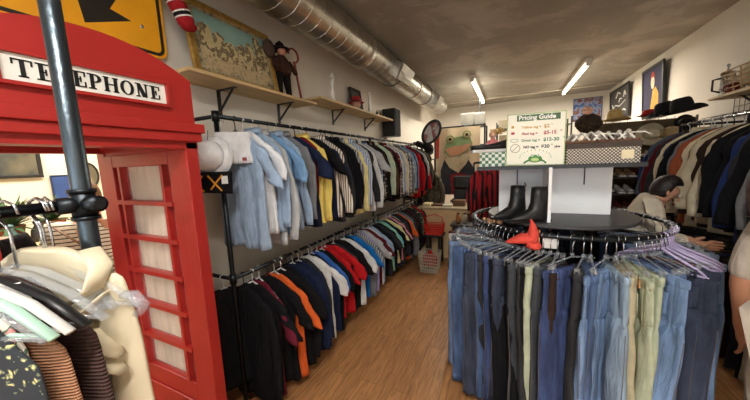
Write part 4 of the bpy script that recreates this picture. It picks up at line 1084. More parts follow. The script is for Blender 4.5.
# ================================================================== NEXT ROOM
framed('landscape_painting', 'dark framed landscape painting on the wall seen through the booth', .82, .42, .035, blackframe,
       voro('dark_landscape',[(0,(26,30,34)),(.45,(52,60,62)),(.55,(90,86,70)),(1,(140,130,104))],3.2), (-5.13,1.02,1.70), (0,0,0))
framed('blue_picture', 'small plain blue picture on the wall seen through the booth', .20, .30, .012, mat('navy_frame',(30,44,84),.5), mat('blue_canvas',(48,76,134),.6), (-5.13,1.58,1.42), (0,0,0), 'picture')
portm = voro('pale_sketch',[(0,(120,120,104)),(.5,(196,196,176)),(1,(230,228,210))],14)
framed('small_picture', 'small white-framed sketch high on wall left of oval mirror', .17, .24, .014, white_plastic, portm, (-5.13,1.76,2.02), (0,0,0), 'picture')
framed('small_picture', 'small white-framed sketch high on wall beside the doorway post', .18, .26, .014, white_plastic, portm, (-5.13,2.06,1.93), (0,0,0), 'picture')
def ovalmirror():
    t = thing('oval_mirror', 'oval dark-framed mirror on wall above the striped-top person', 'mirror', (-5.12,1.84,1.70))
    M_().tube([(0,.1*math.cos(a),.16*math.sin(a)) for a in [2*PI*k/32 for k in range(32)]],.014,8,True).build('frame', blackframe, t, True)
    M_().prism([(.1*math.cos(a),.16*math.sin(a)) for a in [2*PI*k/32 for k in range(32)]],0,0,.006).build('mirror_glass', mat('mirror_glass',(150,146,130),.1,metal=.9), t)
ovalmirror()
def lamp():
    t = thing('table_lamp', 'round glass table lamp glowing in the next room beside doorway post', 'lamp', (-4.5,1.95,1.08))
    M_().lathe([(.07,0),(.07,.02),(.012,.04),(.012,.5),(.03,.52)]).build('lamp_base', chrome, t, True)
    M_().lathe([(.12,.5),(.135,.53),(.11,.62),(.05,.68),(.02,.69)]).build('lamp_shade', mat('lamp_shade',(240,220,180),emit=1.2), t, True)
lamp()
def table(name, label, loc, d, topm, legm, cat='table'):
    t = thing(name, label, cat, loc)
    M_().bbox((-d[0]/2,-d[1]/2,d[2]-.03),(d[0]/2,d[1]/2,d[2])).build('tabletop', topm, t, bevel=.003)
    for sx in (-1,1):
        for sy in (-1,1): M_().bbox((sx*(d[0]/2-.05)-.02,sy*(d[1]/2-.05)-.02,0),(sx*(d[0]/2-.05)+.02,sy*(d[1]/2-.05)+.02,d[2]-.03)).build('leg', legm, t)
table('display_table', 'wooden display table in the next room behind the shoppers', (-4.35,1.5,0), (.8,2.4,1.08), pine, pine)
r5 = random.Random(9)
for k in range(12):
    y = .55+k*.17; c = r5.choice([(170,60,50),(220,210,190),(60,60,66),(190,150,90),(90,120,120)]); h_ = r5.uniform(.10,.26)
    t = thing('pottery_jar', '%s ornament jar on the display table, number %d from its left end'%({(170,60,50):'red',(220,210,190):'cream',(60,60,66):'dark',(190,150,90):'ochre',(90,120,120):'grey-green'}[c], k+1), 'jar', (-4.2+r5.uniform(-.2,.2),y,1.08), 0, 'ornaments on the next-room table')
    M_().lathe([(.035,0),(.055,h_*.3),(.05,h_*.6),(.022,h_*.85),(.03,h_)]).build('jar_body', mat('jar_%d_%d_%d'%c,c,.4), t, True)
    M_().lathe([(.033,h_),(.02,h_+.02),(.001,h_+.03)]).build('lid', mat('jar_%d_%d_%d'%c,c,.4), t, True)
def plant(loc, label, n, L, seed):
    t = thing('potted_plant', label, 'plant', loc)
    M_().lathe([(.07,0),(.10,.16),(.105,.17),(.095,.17),(.085,.15),(.001,.15)]).build('pot', mat('terracotta',(150,90,62),.8), t, True)
    r = random.Random(seed); s = M_()
    for k in range(n):
        a = r.uniform(0,6.28); el = r.uniform(.2,1.3); L_ = L*r.uniform(.6,1.1)
        d_ = Vector((math.cos(a)*math.cos(el),math.sin(a)*math.cos(el),math.sin(el))); sd = Vector((-math.sin(a),math.cos(a),0))
        pts = [Vector((0,0,.15))+d_*L_*q+Vector((0,0,-.35*L_*q*q*math.cos(el))) for q in (0,.25,.5,.75,1)]
        rr = []
        for p_, w in zip(pts,(.004,.018,.024,.016,.002)): rr.append([p_+sd*w, p_+Vector((0,0,.002)), p_-sd*w, p_-Vector((0,0,.002))])
        s.loft(rr)
    s.build('foliage', mat('leaf_green',(54,84,46),.6), t)
plant((-4.3,.92,1.08), 'large leafy green potted plant left on the next-room table', 60, .38, 1)
plant((-4.35,1.22,1.08), 'smaller leafy potted plant beneath the blue picture', 40, .30, 2)

# ================================================================== BACK OF THE SHOP
# frog banner
def banner():
    t = thing('frog_banner', 'cloth banner of a frog in a scarf and dark jacket, behind counter', 'banner', (-.98,6.1,0))
    z0, z1 = .98, 2.36
    rings = []
    bm = M_(); n = 24
    for i in range(n+1):
        u = i/n; x = -.44+.88*u; yo = .012*math.sin(u*15); rings.append([Vector((x,yo,z0)),Vector((x,yo+.004,z0)),Vector((x,yo+.004,z1)),Vector((x,yo,z1))])
    bm.loft(rings); bm.build('banner_cloth', voro('banner_cream',[(0,(206,178,140)),(.5,(226,204,168)),(1,(236,222,194))],2.5,.9), t)
    B = lambda nm, poly, y, m_: M_().prism(poly,1,y-.004,y).build(nm, m_, t)
    el = lambda cx,cz,rx,rz,n=28,a0=0,a1=2*PI: [(cx+rx*math.cos(a0+(a1-a0)*k/n), cz+rz*math.sin(a0+(a1-a0)*k/n)) for k in range(n if a1-a0 > 6 else n+1)]
    B('red_edge', [(-.44,1.75),(-.38,1.75),(-.36,2.3),(-.44,2.3)], -.014, mat('banner_red',(186,70,60),.9))
    B('jacket', [(-.36,.99),(-.34,1.5),(-.24,1.78),(.0,1.62),(.2,1.74),(.34,1.5),(.38,.99)], -.014, voro('banner_jacket',[(0,(30,32,38)),(.5,(52,54,62)),(1,(80,80,86))],5))
    B('shirt', [(-.12,.99),(-.15,1.4),(.0,1.44),(.18,1.42),(.22,.99)], -.018, mat('banner_shirt',(140,44,46),.9))
    B('pouch', [(-.10,1.18),(-.08,1.32),(.2,1.32),(.2,1.18)], -.022, mat('banner_pouch',(110,34,36),.9))
    B('scarf', [(-.26,1.72),(-.16,1.55),(.02,1.44),(.16,1.6),(.26,1.76),(.1,1.86),(-.16,1.88)], -.022, voro('banner_scarf',[(0,(150,128,96)),(.5,(206,186,150)),(1,(226,210,180))],9))
    B('frog_head', [(-.27,1.86),(-.25,1.98),(-.2,2.08),(-.05,2.16),(.12,2.18),(.26,2.12),(.3,2.02),(.22,1.9),(.05,1.78),(-.14,1.78)], -.026, voro('banner_frog_skin',[(0,(96,122,76)),(.5,(136,160,108)),(1,(176,190,140))],6))
    B('mouth', [(-.25,1.93),(-.1,1.98),(.1,1.99),(.28,2.03),(.2,1.91),(.05,1.80),(-.14,1.79)], -.030, mat('banner_mouth',(206,150,116),.9))
    for cx, cz in ((-.14,2.13),(.19,2.2)):
        B('frog_eye', el(cx,cz,.085,.08), -.034, MATS['banner_frog_skin']); B('eye_ring', el(cx,cz,.055,.055), -.038, mat('banner_eye',(214,190,140),.9)); B('pupil', el(cx,cz,.032,.032), -.042, mat('banner_pupil',(40,30,26),.9))
    M_().tube([(-.46,.012,2.375),(.46,.012,2.375)],.009,8).build('hanging_rod', iron, t, True)
    B('badge', el(.21,1.30,.055,.055), -.026, mat('banner_badge',(226,216,196),.9))
banner()
def unit(name, label, a, b, shelves, m_, backing=True, cat='shelving'):
    t = thing(name, label, cat, ((a[0]+b[0])/2,(a[1]+b[1])/2,0)); w, d = (b[0]-a[0])/2,(b[1]-a[1])/2
    for sx in (-1,1):
        for sy in (-1,1): M_().bbox((sx*w-.015,sy*d-.015,0),(sx*w+.015,sy*d+.015,b[2])).build('post', m_, t)
    for z in shelves: M_().bbox((-w,-d,z-.02),(w,d,z)).build('shelf_board', m_, t)
    return t
unit('storage_shelf', 'dark shelving unit behind the frog banner', (-1.45,6.14,0), (-.46,6.65,2.40), (.5,1.0,1.5,2.0,2.395), blackmetal)
def bin_(loc, d, label, m_, lid, group=None):
    t = thing('storage_bin', label, 'storage bin', loc, 0, group)
    s = M_(); w0, w1 = .46, .5
    s.loft([[Vector((sx*d[0]*w,sy*d[1]*w,z)) for sx, sy in ((1,1),(-1,1),(-1,-1),(1,-1))] for w, z in ((w0,0),(w1,d[2]),(w1-.02,d[2]),(w0-.02,.01))]); s.build('tub', m_, t)
    M_().bbox((-d[0]*.51,-d[1]*.51,d[2]),(d[0]*.51,d[1]*.51,d[2]+.02)).build('lid', lid, t, bevel=.004)
milky = mat('milky_plastic',(176,174,162),.4,alpha=.85)
bin_((-.80,6.35,2.397),(.26,.3,.22),'left milky plastic tub on shelf above the frog banner', milky, white_plastic, 'milky tubs')
bin_((-.57,6.38,2.397),(.2,.3,.21),'right milky plastic tub on shelf above the frog banner', milky, white_plastic, 'milky tubs')
unit('storage_shelf', 'tall dark shelving across the back of the shop, behind pricing sign', (-.3,7.6,0), (1.2,8.1,2.55), (.5,1.0,1.5,1.95,2.4), blackmetal)
for k, (x, z, w, h_, c, cn) in enumerate(((-.1,1.95,.3,.3,(110,96,76),'brown'),(.25,1.95,.28,.26,(62,58,52),'dark'),(.6,1.95,.3,.34,(150,146,136),'grey'),(.95,1.95,.28,.28,(90,80,66),'olive brown'),(-.1,2.4,.34,.2,(130,120,100),'tan'),(.4,2.4,.4,.16,(70,64,58),'charcoal'),(.95,2.4,.3,.2,(120,100,76),'light brown'),(.1,1.5,.3,.3,(60,50,44),'black-brown'),(.75,1.5,.4,.32,(96,84,70),'taupe'))):
    patbox('storage_carton', '%s carton on the tall back shelving, %s'%(cn, 'top level' if z > 2.2 else 'second level down' if z > 1.8 else 'third level down'), (x,7.85,z), (w,.4,h_), mat('carton_'+cn.replace(' ','_'),c,.8), None)
# counter
def counter():
    t = thing('counter', 'low cream-fronted sales counter with wooden top before the frog banner', 'counter', (-1.0,5.15,0))
    M_().bbox((-.48,-.25,.0),(.62,.25,.86)).build('counter_body', mat('counter_cream',(226,200,148),.6,var=.06), t)
    M_().bbox((-.5,-.28,.86),(.64,.28,.895)).build('worktop', mat('counter_top',(176,160,128),.5), t, bevel=.004)
    M_().bbox((.3,-.255,.45),(.6,-.25,.8)).build('recess', mat('recess_dark',(60,44,34),.8), t)
counter()
for k, (x, y_, d, c, lab) in enumerate(((-1.35,5.1,(.14,.2,.05),(222,206,160),'cream book lying at the left end of the counter'),(-1.18,5.15,(.2,.22,.03),(90,60,40),'brown flat box lying on the counter'),(-.98,5.05,(.16,.14,.04),(226,220,200),'white flat pack in the middle of the counter'),
        (-.8,5.2,(.2,.18,.1),(110,80,50),'brown wooden box on the right half of the counter'),(-.55,5.1,(.16,.16,.07),(206,196,170),'pale box at the right end of the counter'))):
    t = patbox('small_box', lab, (x,y_,.895), d, mat('smallbox_%d'%k,c,.6))
for x, lab, z, y_ in ((-.82,'upper black suitcase standing below the frog banner',1.17,5.75),(-.82,'lower black suitcase standing below the frog banner',.93,5.75)):
    t = thing('black_case', lab, 'suitcase', (x+.08,y_,z-.0)); M_().bbox((-.24,-.12,0),(.24,.12,.22)).build('case_body', black_leather, t, bevel=.02); M_().tube([(-.05,-.125,.1),(-.04,-.15,.13),(.04,-.15,.13),(.05,-.125,.1)],.007,6).build('handle', iron, t, True)
table('low_table', 'low dark side table carrying the black suitcases', (-.74,5.75,0), (.6,.35,.93), blackmetal, blackmetal)
table('side_table', 'small black side table standing in front of the counter', (-.62,4.55,0), (.4,.35,.72), blackmetal, blackmetal)
for k, (x, c, lab) in enumerate(((-.72,(190,120,70),'amber jar on the small black side table'),(-.62,(226,216,190),'white jar on the small black side table'),(-.53,(90,60,50),'dark jar on the small black side table'))):
    t = thing('pottery_jar', lab, 'jar', (x,4.55,.72)); M_().lathe([(.03,0),(.04,.06),(.035,.12),(.02,.14)]).build('jar_body', mat('sjar_%d'%k,c,.4), t, True); M_().lathe([(.024,.14),(.02,.16),(.001,.162)]).build('lid', iron, t, True)
def basket(loc, d, label, m_, handle=True, name='shopping_basket', rows=5):
    t = thing(name, label, 'basket', loc)
    s = M_()
    for k in range(rows+1):
        z = d[2]*k/rows; g = .42+.08*k/rows
        s.tube([(d[0]*g,d[1]*g,z),(-d[0]*g,d[1]*g,z),(-d[0]*g,-d[1]*g,z),(d[0]*g,-d[1]*g,z)],.006,6,True)
    for k in range(10):
        for sy in (-1,1): s.tube([(d[0]*.84*(k/9-.5),sy*d[1]*.42,0),(d[0]*(k/9-.5),sy*d[1]*.5,d[2])],.005,6)
    for k in range(6):
        for sx in (-1,1): s.tube([(sx*d[0]*.42,d[1]*.84*(k/5-.5),0),(sx*d[0]*.5,d[1]*(k/5-.5),d[2])],.005,6)
    s.bbox((-d[0]*.42,-d[1]*.42,-.004),(d[0]*.42,d[1]*.42,.006))
    s.build('basket_body', m_, t)
    if handle: M_().tube([(-d[0]*.5,0,d[2]),(-d[0]*.45,0,d[2]+.12),(0,0,d[2]+.16),(d[0]*.45,0,d[2]+.12),(d[0]*.5,0,d[2])],.008,8).build('handle', m_, t, True)
    return t
redpl = mat('red_plastic',(206,40,28),.4)
table('basket_stand', 'low stool carrying the red shopping basket by the left rack end', (-1.12,4.62,0), (.3,.3,.50), blackmetal, blackmetal, 'stool')
basket((-1.12,4.62,.505),(.3,.24,.16),'red plastic shopping basket on low stool at end of left rack', redpl)
basket((-1.10,4.22,.01),(.3,.26,.30),'pale wire bin on the floor near the end of left rack', mat('pale_wire',(200,190,170),.5), False, 'wire_bin', 6)
def cloths(loc, label, m_, seed, sc):
    r = random.Random(seed); s = M_(); s.sphere((0,0,0),1,(1,1,1),24,16)
    for v in s.bm.verts:
        q = 1+.12*math.sin(v.co.x*7+seed)+.1*math.sin(v.co.y*9+v.co.z*5); v.co = Vector((v.co.x*sc[0]*q,v.co.y*sc[1]*q,max(-.55,v.co.z)*sc[2]*q+.55*sc[2]))
    o = s.build('heaped_cloth', m_, None, True); o.location = loc; return tag(o, label, 'cloth')
cloths((-1.10,4.22,.09),'red cloth heaped in the pale wire bin', C['red'], 2, (.10,.09,.14))
# items on the small shelf beyond the left rack
unit('narrow_shelf', 'narrow dark shelf of trinkets at far end of the left wall', (-1.95,5.5,0), (-1.40,5.9,1.75), (.5,.95,1.35,1.745), blackmetal)
r8 = random.Random(4)
for zi, z in enumerate((.95,1.35,1.745)):
    for k in range(4):
        c, cn = r8.choice([((186,40,34),'red'),((222,214,196),'white'),((40,60,100),'blue'),((60,90,60),'green'),((200,160,90),'ochre')])
        h_ = r8.uniform(.12,.24)
        t = thing('trinket_jar', '%s trinket jar on %s level of narrow shelf, %s from its left'%(cn, ('third','second','top')[zi], ('first','second','third','last')[k]), 'jar', (-1.87+k*.135,5.66,z), 0, 'trinkets on the narrow shelf')
        M_().lathe([(.04,0),(.045,h_*.6),(.025,h_*.85),(.03,h_)]).build('jar_body', mat('trinket_'+cn,c,.5), t, True); M_().lathe([(.033,h_),(.001,h_+.02)]).build('lid', iron, t, True)
def drummirror():
    t = thing('oval_wall_mirror', 'oval silver mirror with thick black rim tilted above end of left rack', 'mirror', (-1.24,5.0,2.2)); t.rotation_euler = (-.55,0,-1.22)
    M_().tube([(0,.0+.13*math.cos(a),.21*math.sin(a)) for a in [2*PI*k/36 for k in range(36)]],.022,10,True).build('rim', blackmetal, t, True)
    M_().prism([(.125*math.cos(a),.2*math.sin(a)) for a in [2*PI*k/36 for k in range(36)]],0,-.01,.004).build('mirror_glass', voro('mottled_silver',[(0,(60,50,46)),(.45,(140,60,50)),(.5,(190,186,176)),(1,(232,230,222))],7,.3), t)
    M_().tube([(0,0,-.2),(0,0,-.28)],.012,8).build('bracket', blackmetal, t, True)
drummirror()
def hat(name, loc, rx, ry, m_, label, crown=.09, cr=.085, rot=(0,0,0), bandm=None, curl=.03, pinch=True, sc=1):
    t = thing(name, label, 'hat', loc); t.rotation_euler = rot; t.scale = (sc,sc,sc)
    s = M_(); n = 40
    prof = [(1.0,.0),(.99,-.004),(.0,-.004)]
    rings = []
    for r_, z, k in ((cr,.0,0),(cr+.01,-.003,0),(.6,0,1),(1.0,0,1),(1.0,.004,1),(.6,.005,1),(cr,.006,0)):
        ring = []
        for i in range(n):
            a = 2*PI*i/n
            if k: x = (cr+(rx-cr)*(r_ if r_ == 1 else .5))*math.cos(a); y = (cr+(ry-cr)*(r_ if r_ == 1 else .5))*math.sin(a)
            else: x, y = r_*math.cos(a), r_*.85*math.sin(a)
            zz = z+(curl*abs(math.sin(a))**3*(1 if r_ == 1.0 else .25) if k else 0)
            ring.append(Vector((x,y,zz)))
        rings.append(ring)
    s.loft(rings, False); s.build('brim', m_, t, True)
    c = M_(); rr = []
    for u, g in ((0,1),(.3,.97),(.6,.92),(.85,.82),(.97,.66),(1.0,.4),(.93,.15),(.9,.01)):
        rr.append([Vector((cr*g*math.cos(a), cr*.85*g*math.sin(a)*(1-.12*u if pinch else 1), crown*u)) for a in [2*PI*i/28 for i in range(28)]])
    c.loft(rr); cr_o = c.build('crown', m_, t, True)
    if bandm: M_().lathe([(cr+.002,.004),(cr+.001,.028),(cr-.004,.028)], sy=.85).build('hat_band', bandm, cr_o, True)
    return t
blackfelt = mat('black_felt',(20,19,20),.85); straw = mat('straw_weave',(196,168,104),.8,var=.2,vs=60,bump=.4,bs=120); cream_felt = mat('cream_felt',(204,190,158),.8)
hat('black_hat', (-1.46,5.0,1.98), .13, .12, blackfelt, 'black hat hooked above the far end of the left rack, left one', .07, .09, (.3,.5,.2))
hat('black_hat', (-1.30,4.95,1.91), .12, .12, blackfelt, 'black hat hanging beneath the tilted oval mirror', .10, .09, (.6,.9,.2))
# rail with red and black striped jacket behind the round rack
t = thing('garment_rail', 'short freestanding rail holding the red and black striped jackets', 'clothes rack', (-.06,3.55,0))
M_().tube([(-.32,0,1.66),(.42,0,1.66)],.011,8).build('hanging_rail', iron, t, True)
for x in (-.32,.42): M_().tube([(x,0,0),(x,0,1.66)],.011,8).build('upright', iron, t, True)
for x in (-.32,.42): M_().tube([(x,-.2,.012),(x,.2,.012)],.011,8).build('foot', iron, t, True)
sj = striped('sport',(170,26,34),(22,20,24),0,9,.4)
for k, (x, yaw) in enumerate(((-.22,.5),(-.14,.6),(-.05,.7),(.06,1.2),(.16,1.3),(.27,1.35))):
    g = put('striped_jacket' if k < 3 else 'jacket', COATS[k % 5], sj if k < 3 else C[('black','navy','charcoal')[k-3]], None, (-.06+x,3.55,1.66), (0,0,yaw), (.56,.8,.72))
    tag(g, ('red and black striped jacket, %s one from left on the short rail'%ORD[k+1]) if k < 3 else '%s jacket on the short rail behind the display tower'%('black','navy','charcoal')[k-3], 'jacket', 'jackets on the short rail')
    tag(put('clothes_hanger', HANG, black_plastic, None, (-.06+x,3.55,1.66), (0,0,yaw), (.72,1,1)), 'black hanger, %s from left on the short rail behind the tower'%ORD[k+1], 'hanger', 'hangers on the short rail')
# big mannequin coat dark fur at end of left rack
g = put('camouflage_jacket', COATS[0], voro('camouflage',[(0,(40,38,32)),(.4,(70,64,50)),(.5,(96,88,70)),(.6,(50,50,40)),(1,(30,28,26))],14,.9), None, (-1.42,5.42,1.60), (0,0,.2), (.9,1.8,1))
tag(g, 'mottled brown camouflage jacket on hook past the end of the left rack', 'jacket')
tag(put('clothes_hanger', HANG, black_plastic, None, (-1.42,5.42,1.60), (0,0,.2)), 'black hanger of the camouflage jacket past the left rack', 'hanger')
struct(M_().tube([(-2.0,5.42,1.60),(-1.36,5.42,1.60)],.01,8).build('trim_5', iron, smooth=True))

# ================================================================== RIGHT SIDE
def right_rack():
    t = thing('clothes_rack', 'white-capped double rail clothes rack along the right wall', 'clothes rack', (1.6,2.2,0))
    for z in (1.96, 1.06): M_().tube([(0,0,z),(0,1.9,z)],.0125,10).build('hanging_rail', chrome if z > 1.5 else iron, t, True)
    for y in (0,.95,1.9): M_().tube([(0,y,0),(0,y,1.96)],.014,10).build('upright', iron, t, True)
    for y in (0,.95,1.9): M_().tube([(0,y,1.96),(.5,y,1.96)],.011,10).build('wall_tie', iron, t, True)
right_rack()
rt = '''burgundy,coat|black-and-white plaid,coat|grey,coat|black,coat|charcoal,coat|dark blue,coat|black,coat|black,coat|cream,coat|dark brown,coat|beige,coat|brown,coat|cream,coat|rust,coat|grey,coat|black,coat|navy,coat|cream,long|charcoal,coat|maroon,coat|slate,coat|dark blue,coat'''.replace('\n','').split('|')
items = []
for i, s_ in enumerate(rt):
    c, k = s_.split(','); y = 2.35+(4.0-2.35)*i/(len(rt)-1)
    items.append((c,k,rnd.choice(['white','white','black']),(1.6+rnd.uniform(-.01,.01),y,1.96),rnd.uniform(-.3,.05),(rnd.uniform(.95,1.04),1.1,rnd.uniform(.92,1.05))))
row(items,'rt','on right upper rail','coats on the right upper rail','hangers on the right upper rail',('the shop front','the hat grid'))
rl = 'olive,khaki,black,charcoal,dark brown,black,navy,brown,black,olive,charcoal,black,navy,dark brown,black,charcoal,black,brown,navy,black'.split(',')
C['khaki'] = D['khaki cotton']
for i, c in enumerate(rl):
    y = 2.35+(4.0-2.35)*i/(len(rl)-1)
    body, wb, sea = HALF[i % 3]
    prev = rl[i-1] if i else 'shop front'
    yaw = rnd.uniform(-.25,.05)
    t = thing('trousers', '%s trousers on right lower rail next to %s, before %s'%(c, prev+' pair' if i else prev, rl[i+1]+' pair' if i+1 < len(rl) else 'shoe shelves'), 'trousers', (1.6,y,1.06), yaw, 'trousers on the right lower rail'); t.scale = (1.7,1.0,.72)
    t['_alt'] = '%s trousers on right lower rail, number %d from the shop front'%(c, i+1)
    put('trouser_body', body, C[c], t); put('waistband', wb, C[c], t)
    clip_hanger((1.6,y,1.06), yaw, 'clip hanger holding %s trousers on right lower rail beside %s'%(c, prev), 'clip hangers on the right lower rail', clear)['_alt'] = 'clip hanger holding %s trousers on right lower rail, number %d from front'%(c, i+1)
# wire grid wall with hats
struct(M_().bbox((.97,4.80,.0),(2.02,4.83,2.10)).build('wall_partition', mat('brown_partition',(112,94,68),.8,var=.15)))
def grid(name, label, x0, x1, y, z0, z1, step=.075):
    t = thing(name, label, 'grid panel', (x0,y,z0)); s = M_(); W = x1-x0; H_ = z1-z0
    k = 0
    while k*step <= W+.001: s.tube([(k*step,0,0),(k*step,0,H_)],.003,5); k += 1
    k = 0
    while k*step <= H_+.001: s.tube([(0,.004,k*step),(W,.004,k*step)],.003,5); k += 1
    s.build('wire_grid', mat('grid_wire',(96,84,66),.4,metal=.6), t)
    for x in (0,W): M_().tube([(x,0,-z0),(x,0,H_)],.012,8).build('grid_post', mat('grid_wire',(96,84,66),.4), t)
grid('wire_grid_panel', 'wire grid panel of hats standing behind the shoe shelves', .98, 2.0, 4.78, 1.0, 2.12)
def hatpeg(p): pass
hat('straw_hat', (1.19,4.66,2.115), .165, .15, straw, 'wide straw hat with tall crown on top of the hat grid', .14, .085, (0,0,.2), mat('straw_band',(110,84,50),.7))
hat('red_hat', (1.53,4.66,2.14), .13, .12, mat('red_felt',(150,30,26),.8), 'flat-topped red hat on top of the hat grid', .075, .085, (0,0,0))
hat('black_hat', (1.56,4.35,2.11), .17, .14, blackfelt, 'nearer of the black wide-brimmed hats above the coats, left one', .14, .095, (0,-.25,.3), curl=.05)
hat('black_hat', (1.62,4.14,2.10), .19, .15, blackfelt, 'biggest black wide-brimmed hat above the coats, right one', .15, .10, (0,-.2,.2), curl=.06)
hat('cream_hat', (1.56,4.69,1.91), .15, .14, cream_felt, 'cream cowboy hat hung face-on against the hat grid', .09, .08, (1.35,0,0), curl=.04)
hat('black_hat', (1.10,4.70,1.84), .12, .12, blackfelt, 'small black hat hung on grid under the straw hat', .08, .08, (1.2,0,0))
hat('felt_hat', (1.74,4.66,1.90), .13, .12, mat('tan_felt',(190,164,120),.8), 'tan round-crowned hat between black hats and coats', .09, .08, (.4,0,0))
hat('black_hat', (1.86,4.68,2.02), .10, .10, blackfelt, 'black hat on grid beside the cream cowboy hat', .07, .075, (1.2,0,0))
hat('black_hat', (1.17,4.70,1.70), .13, .12, blackfelt, 'lowest black hat on the grid above the shoe shelves', .08, .08, (1.1,0,0))
def hatrest():
    t = thing('wire_basket_rack', 'wire hat rack fixed on right wall behind the black hats', 'rack', (1.85,4.05,1.98)); s = M_()
    for k in range(4): s.tube([(.0,-.3+k*.15,.05),(.25,-.3+k*.15,.05)],.0035,5)
    for k in range(3): s.tube([(k*.1,-.3,.05),(k*.1,.3,.05)],.0035,5)
    for k in range(9): s.tube([(.24,-.3+k*.075,.05),(.24,-.3+k*.075,.26)],.0035,5)
    for k in range(3): s.tube([(.24,-.3,.05+k*.1),(.24,.3,.05+k*.1)],.0035,5)
    s.build('wire_frame', mat('grid_wire',(96,84,66),.4), t)
hatrest()
# shoe shelves
unit('shoe_rack', 'dark tiered shoe rack beneath the hat grid', (.98,4.30,0), (1.56,4.72,1.66), (.3,.55,.8,1.02,1.22,1.42,1.63), mat('dark_wood',(48,38,32),.6))
cols = [('black',(24,22,24)),('brown',(92,60,40)),('grey',(120,118,112)),('tan',(160,124,84)),('white',(208,204,196)),('dark red',(100,34,32))]
sm = []
up_me = None
def shoe_meshes():
    s = M_(); rings = []
    for i in range(11):
        u = i/10; x = -.13+.26*u; w = .036*(math.sin(PI*min(1,max(0,.12+u*.8)))**.5); h = .028+.012*u+(.035*max(0,u-.45)*1.6)
        rings.append([Vector((x, w*math.cos(a), .018+h*(.5+.5*math.sin(a)))) for a in [2*PI*k/14 for k in range(14)]])
    s.loft(rings)
    return s.mesh('upper', True), M_().prism([(-.135,0),(.13,0),(.135,.02),(-.128,.02)],1,-.036,.036).mesh('sole')
UPM, SOM = shoe_meshes()
for zi, z in enumerate((.8,1.02,1.22,1.42,1.63)):
    for k in range(6):
        cn, c = cols[(zi*5+k*7+k*k) % 6]
        if k % 2: cn, c = last
        last = (cn, c)
        t = thing('shoe', '%s shoe on %s tier of shoe rack, %s from left'%(cn, ('lowest','second lowest','middle','second highest','top')[zi], ORD[k+1]), 'shoe', (1.045+k*.092,4.48,z), PI/2, 'shoes on the shoe rack')
        put('upper', UPM, mat('shoe_'+cn.replace(' ','_'),c,.5), t, sc=(1,1,1.1)); put('sole', SOM, black_plastic if k % 4 < 2 else white_plastic, t)
# pictures on the right wall and back wall
figm = voro('dark_blue_canvas',[(0,(30,30,50)),(.5,(46,44,72)),(1,(84,76,96))],3)
def fig(t, c):
    gold_ = voro('painted_gold_robe',[(0,(150,104,40)),(1,(222,180,84))],9); pale = mat('painted_pale',(222,200,168),.8); red = mat('painted_red',(176,56,40),.8)
    M_().prism([(-.1,.03),(.22,.03),(.22,.34),(.12,.46),(.02,.42)],0,.019,.021).build('painted_robe', gold_, t)
    M_().prism([(-.06+.08*math.cos(a)*.8+.08,.54+.1*math.sin(a)) for a in [2*PI*k/20 for k in range(20)]],0,.021,.022).build('painted_face', pale, t)
    M_().prism([(-.04,.62),(.09,.62),(.06,.70),(-.01,.69)],0,.022,.023).build('painted_hat', red, t)
t = framed('portrait_painting', 'tall portrait of a gold-robed figure on dark blue, high on right wall', .76, .80, .04, blackframe, figm, (XR-.02,6.2,2.26), (0,.05,PI), extra=fig)
def scr(t, c):
    s = M_(); wm = mat('painted_white_stroke',(206,204,196),.8)
    for a in (((-.42,.22),(-.2,.30),(.05,.25),(.4,.32)),((-.36,.10),(-.3,.2),(-.38,.33)),((-.15,.45),(-.02,.54),(.12,.49)),((.15,.12),(.3,.16),(.42,.12)),((.3,.4),(.36,.5),(.42,.42)),((-.1,.1),(-.05,.16),(-.12,.2)),((.02,.34),(.1,.40),(.2,.38))):
        s.tube([(.02,y,z) for y, z in a],.013,6)
    s.build('painted_stroke', wm, t)
framed('brushstroke_picture', 'black picture with white brush strokes on right wall beyond the portrait', 1.15, .64, .045, blackframe, voro('dark_print',[(0,(36,34,34)),(1,(86,82,78))],4), (XR-.02,7.80,2.43), (0,.05,PI), 'picture', extra=scr)
posterm = voro('blue_poster',[(0,(26,34,60)),(.4,(60,96,150)),(.5,(150,160,190)),(.58,(110,66,60)),(1,(220,200,180))],7)
def post(t, c):
    M_().prism([(.12*math.cos(a),.24+.1*math.sin(a)) for a in [2*PI*k/20 for k in range(20)]],0,.012,.014).build('painted_mask', voro('mask_colours',[(0,(40,30,30)),(.5,(150,110,90)),(1,(226,210,190))],16), t)
framed('poster', 'square blue fantasy poster on back wall behind the sandals', .58, .55, .012, mat('thin_blue_frame',(40,50,80),.5), posterm, (1.68,8.69,2.52), (0,0,-PI/2), 'poster', .015, extra=post)
def ballhead():
    t = thing('fur_hat', 'round brown fur hat on stand behind the sandals', 'hat', (.77,3.9,1.46))
    M_().tube([(0,0,-1.46),(0,0,.5)],.012,8).build('stand_pole', iron, t, True)
    M_().lathe([(.12,-1.46),(.12,-1.445),(.02,-1.43)]).build('stand_base', iron, t)
    s = M_().sphere((0,0,.58),.12,(1,1,.8),32,20); r = random.Random(8)
    for v in s.bm.verts: v.co += Vector((r.uniform(-1,1),r.uniform(-1,1),r.uniform(-1,1)))*.010
    s.build('fur_crown', mat('brown_fur',(70,54,40),.95,var=.5,vs=40,bump=.8,bs=60), t)
ballhead()
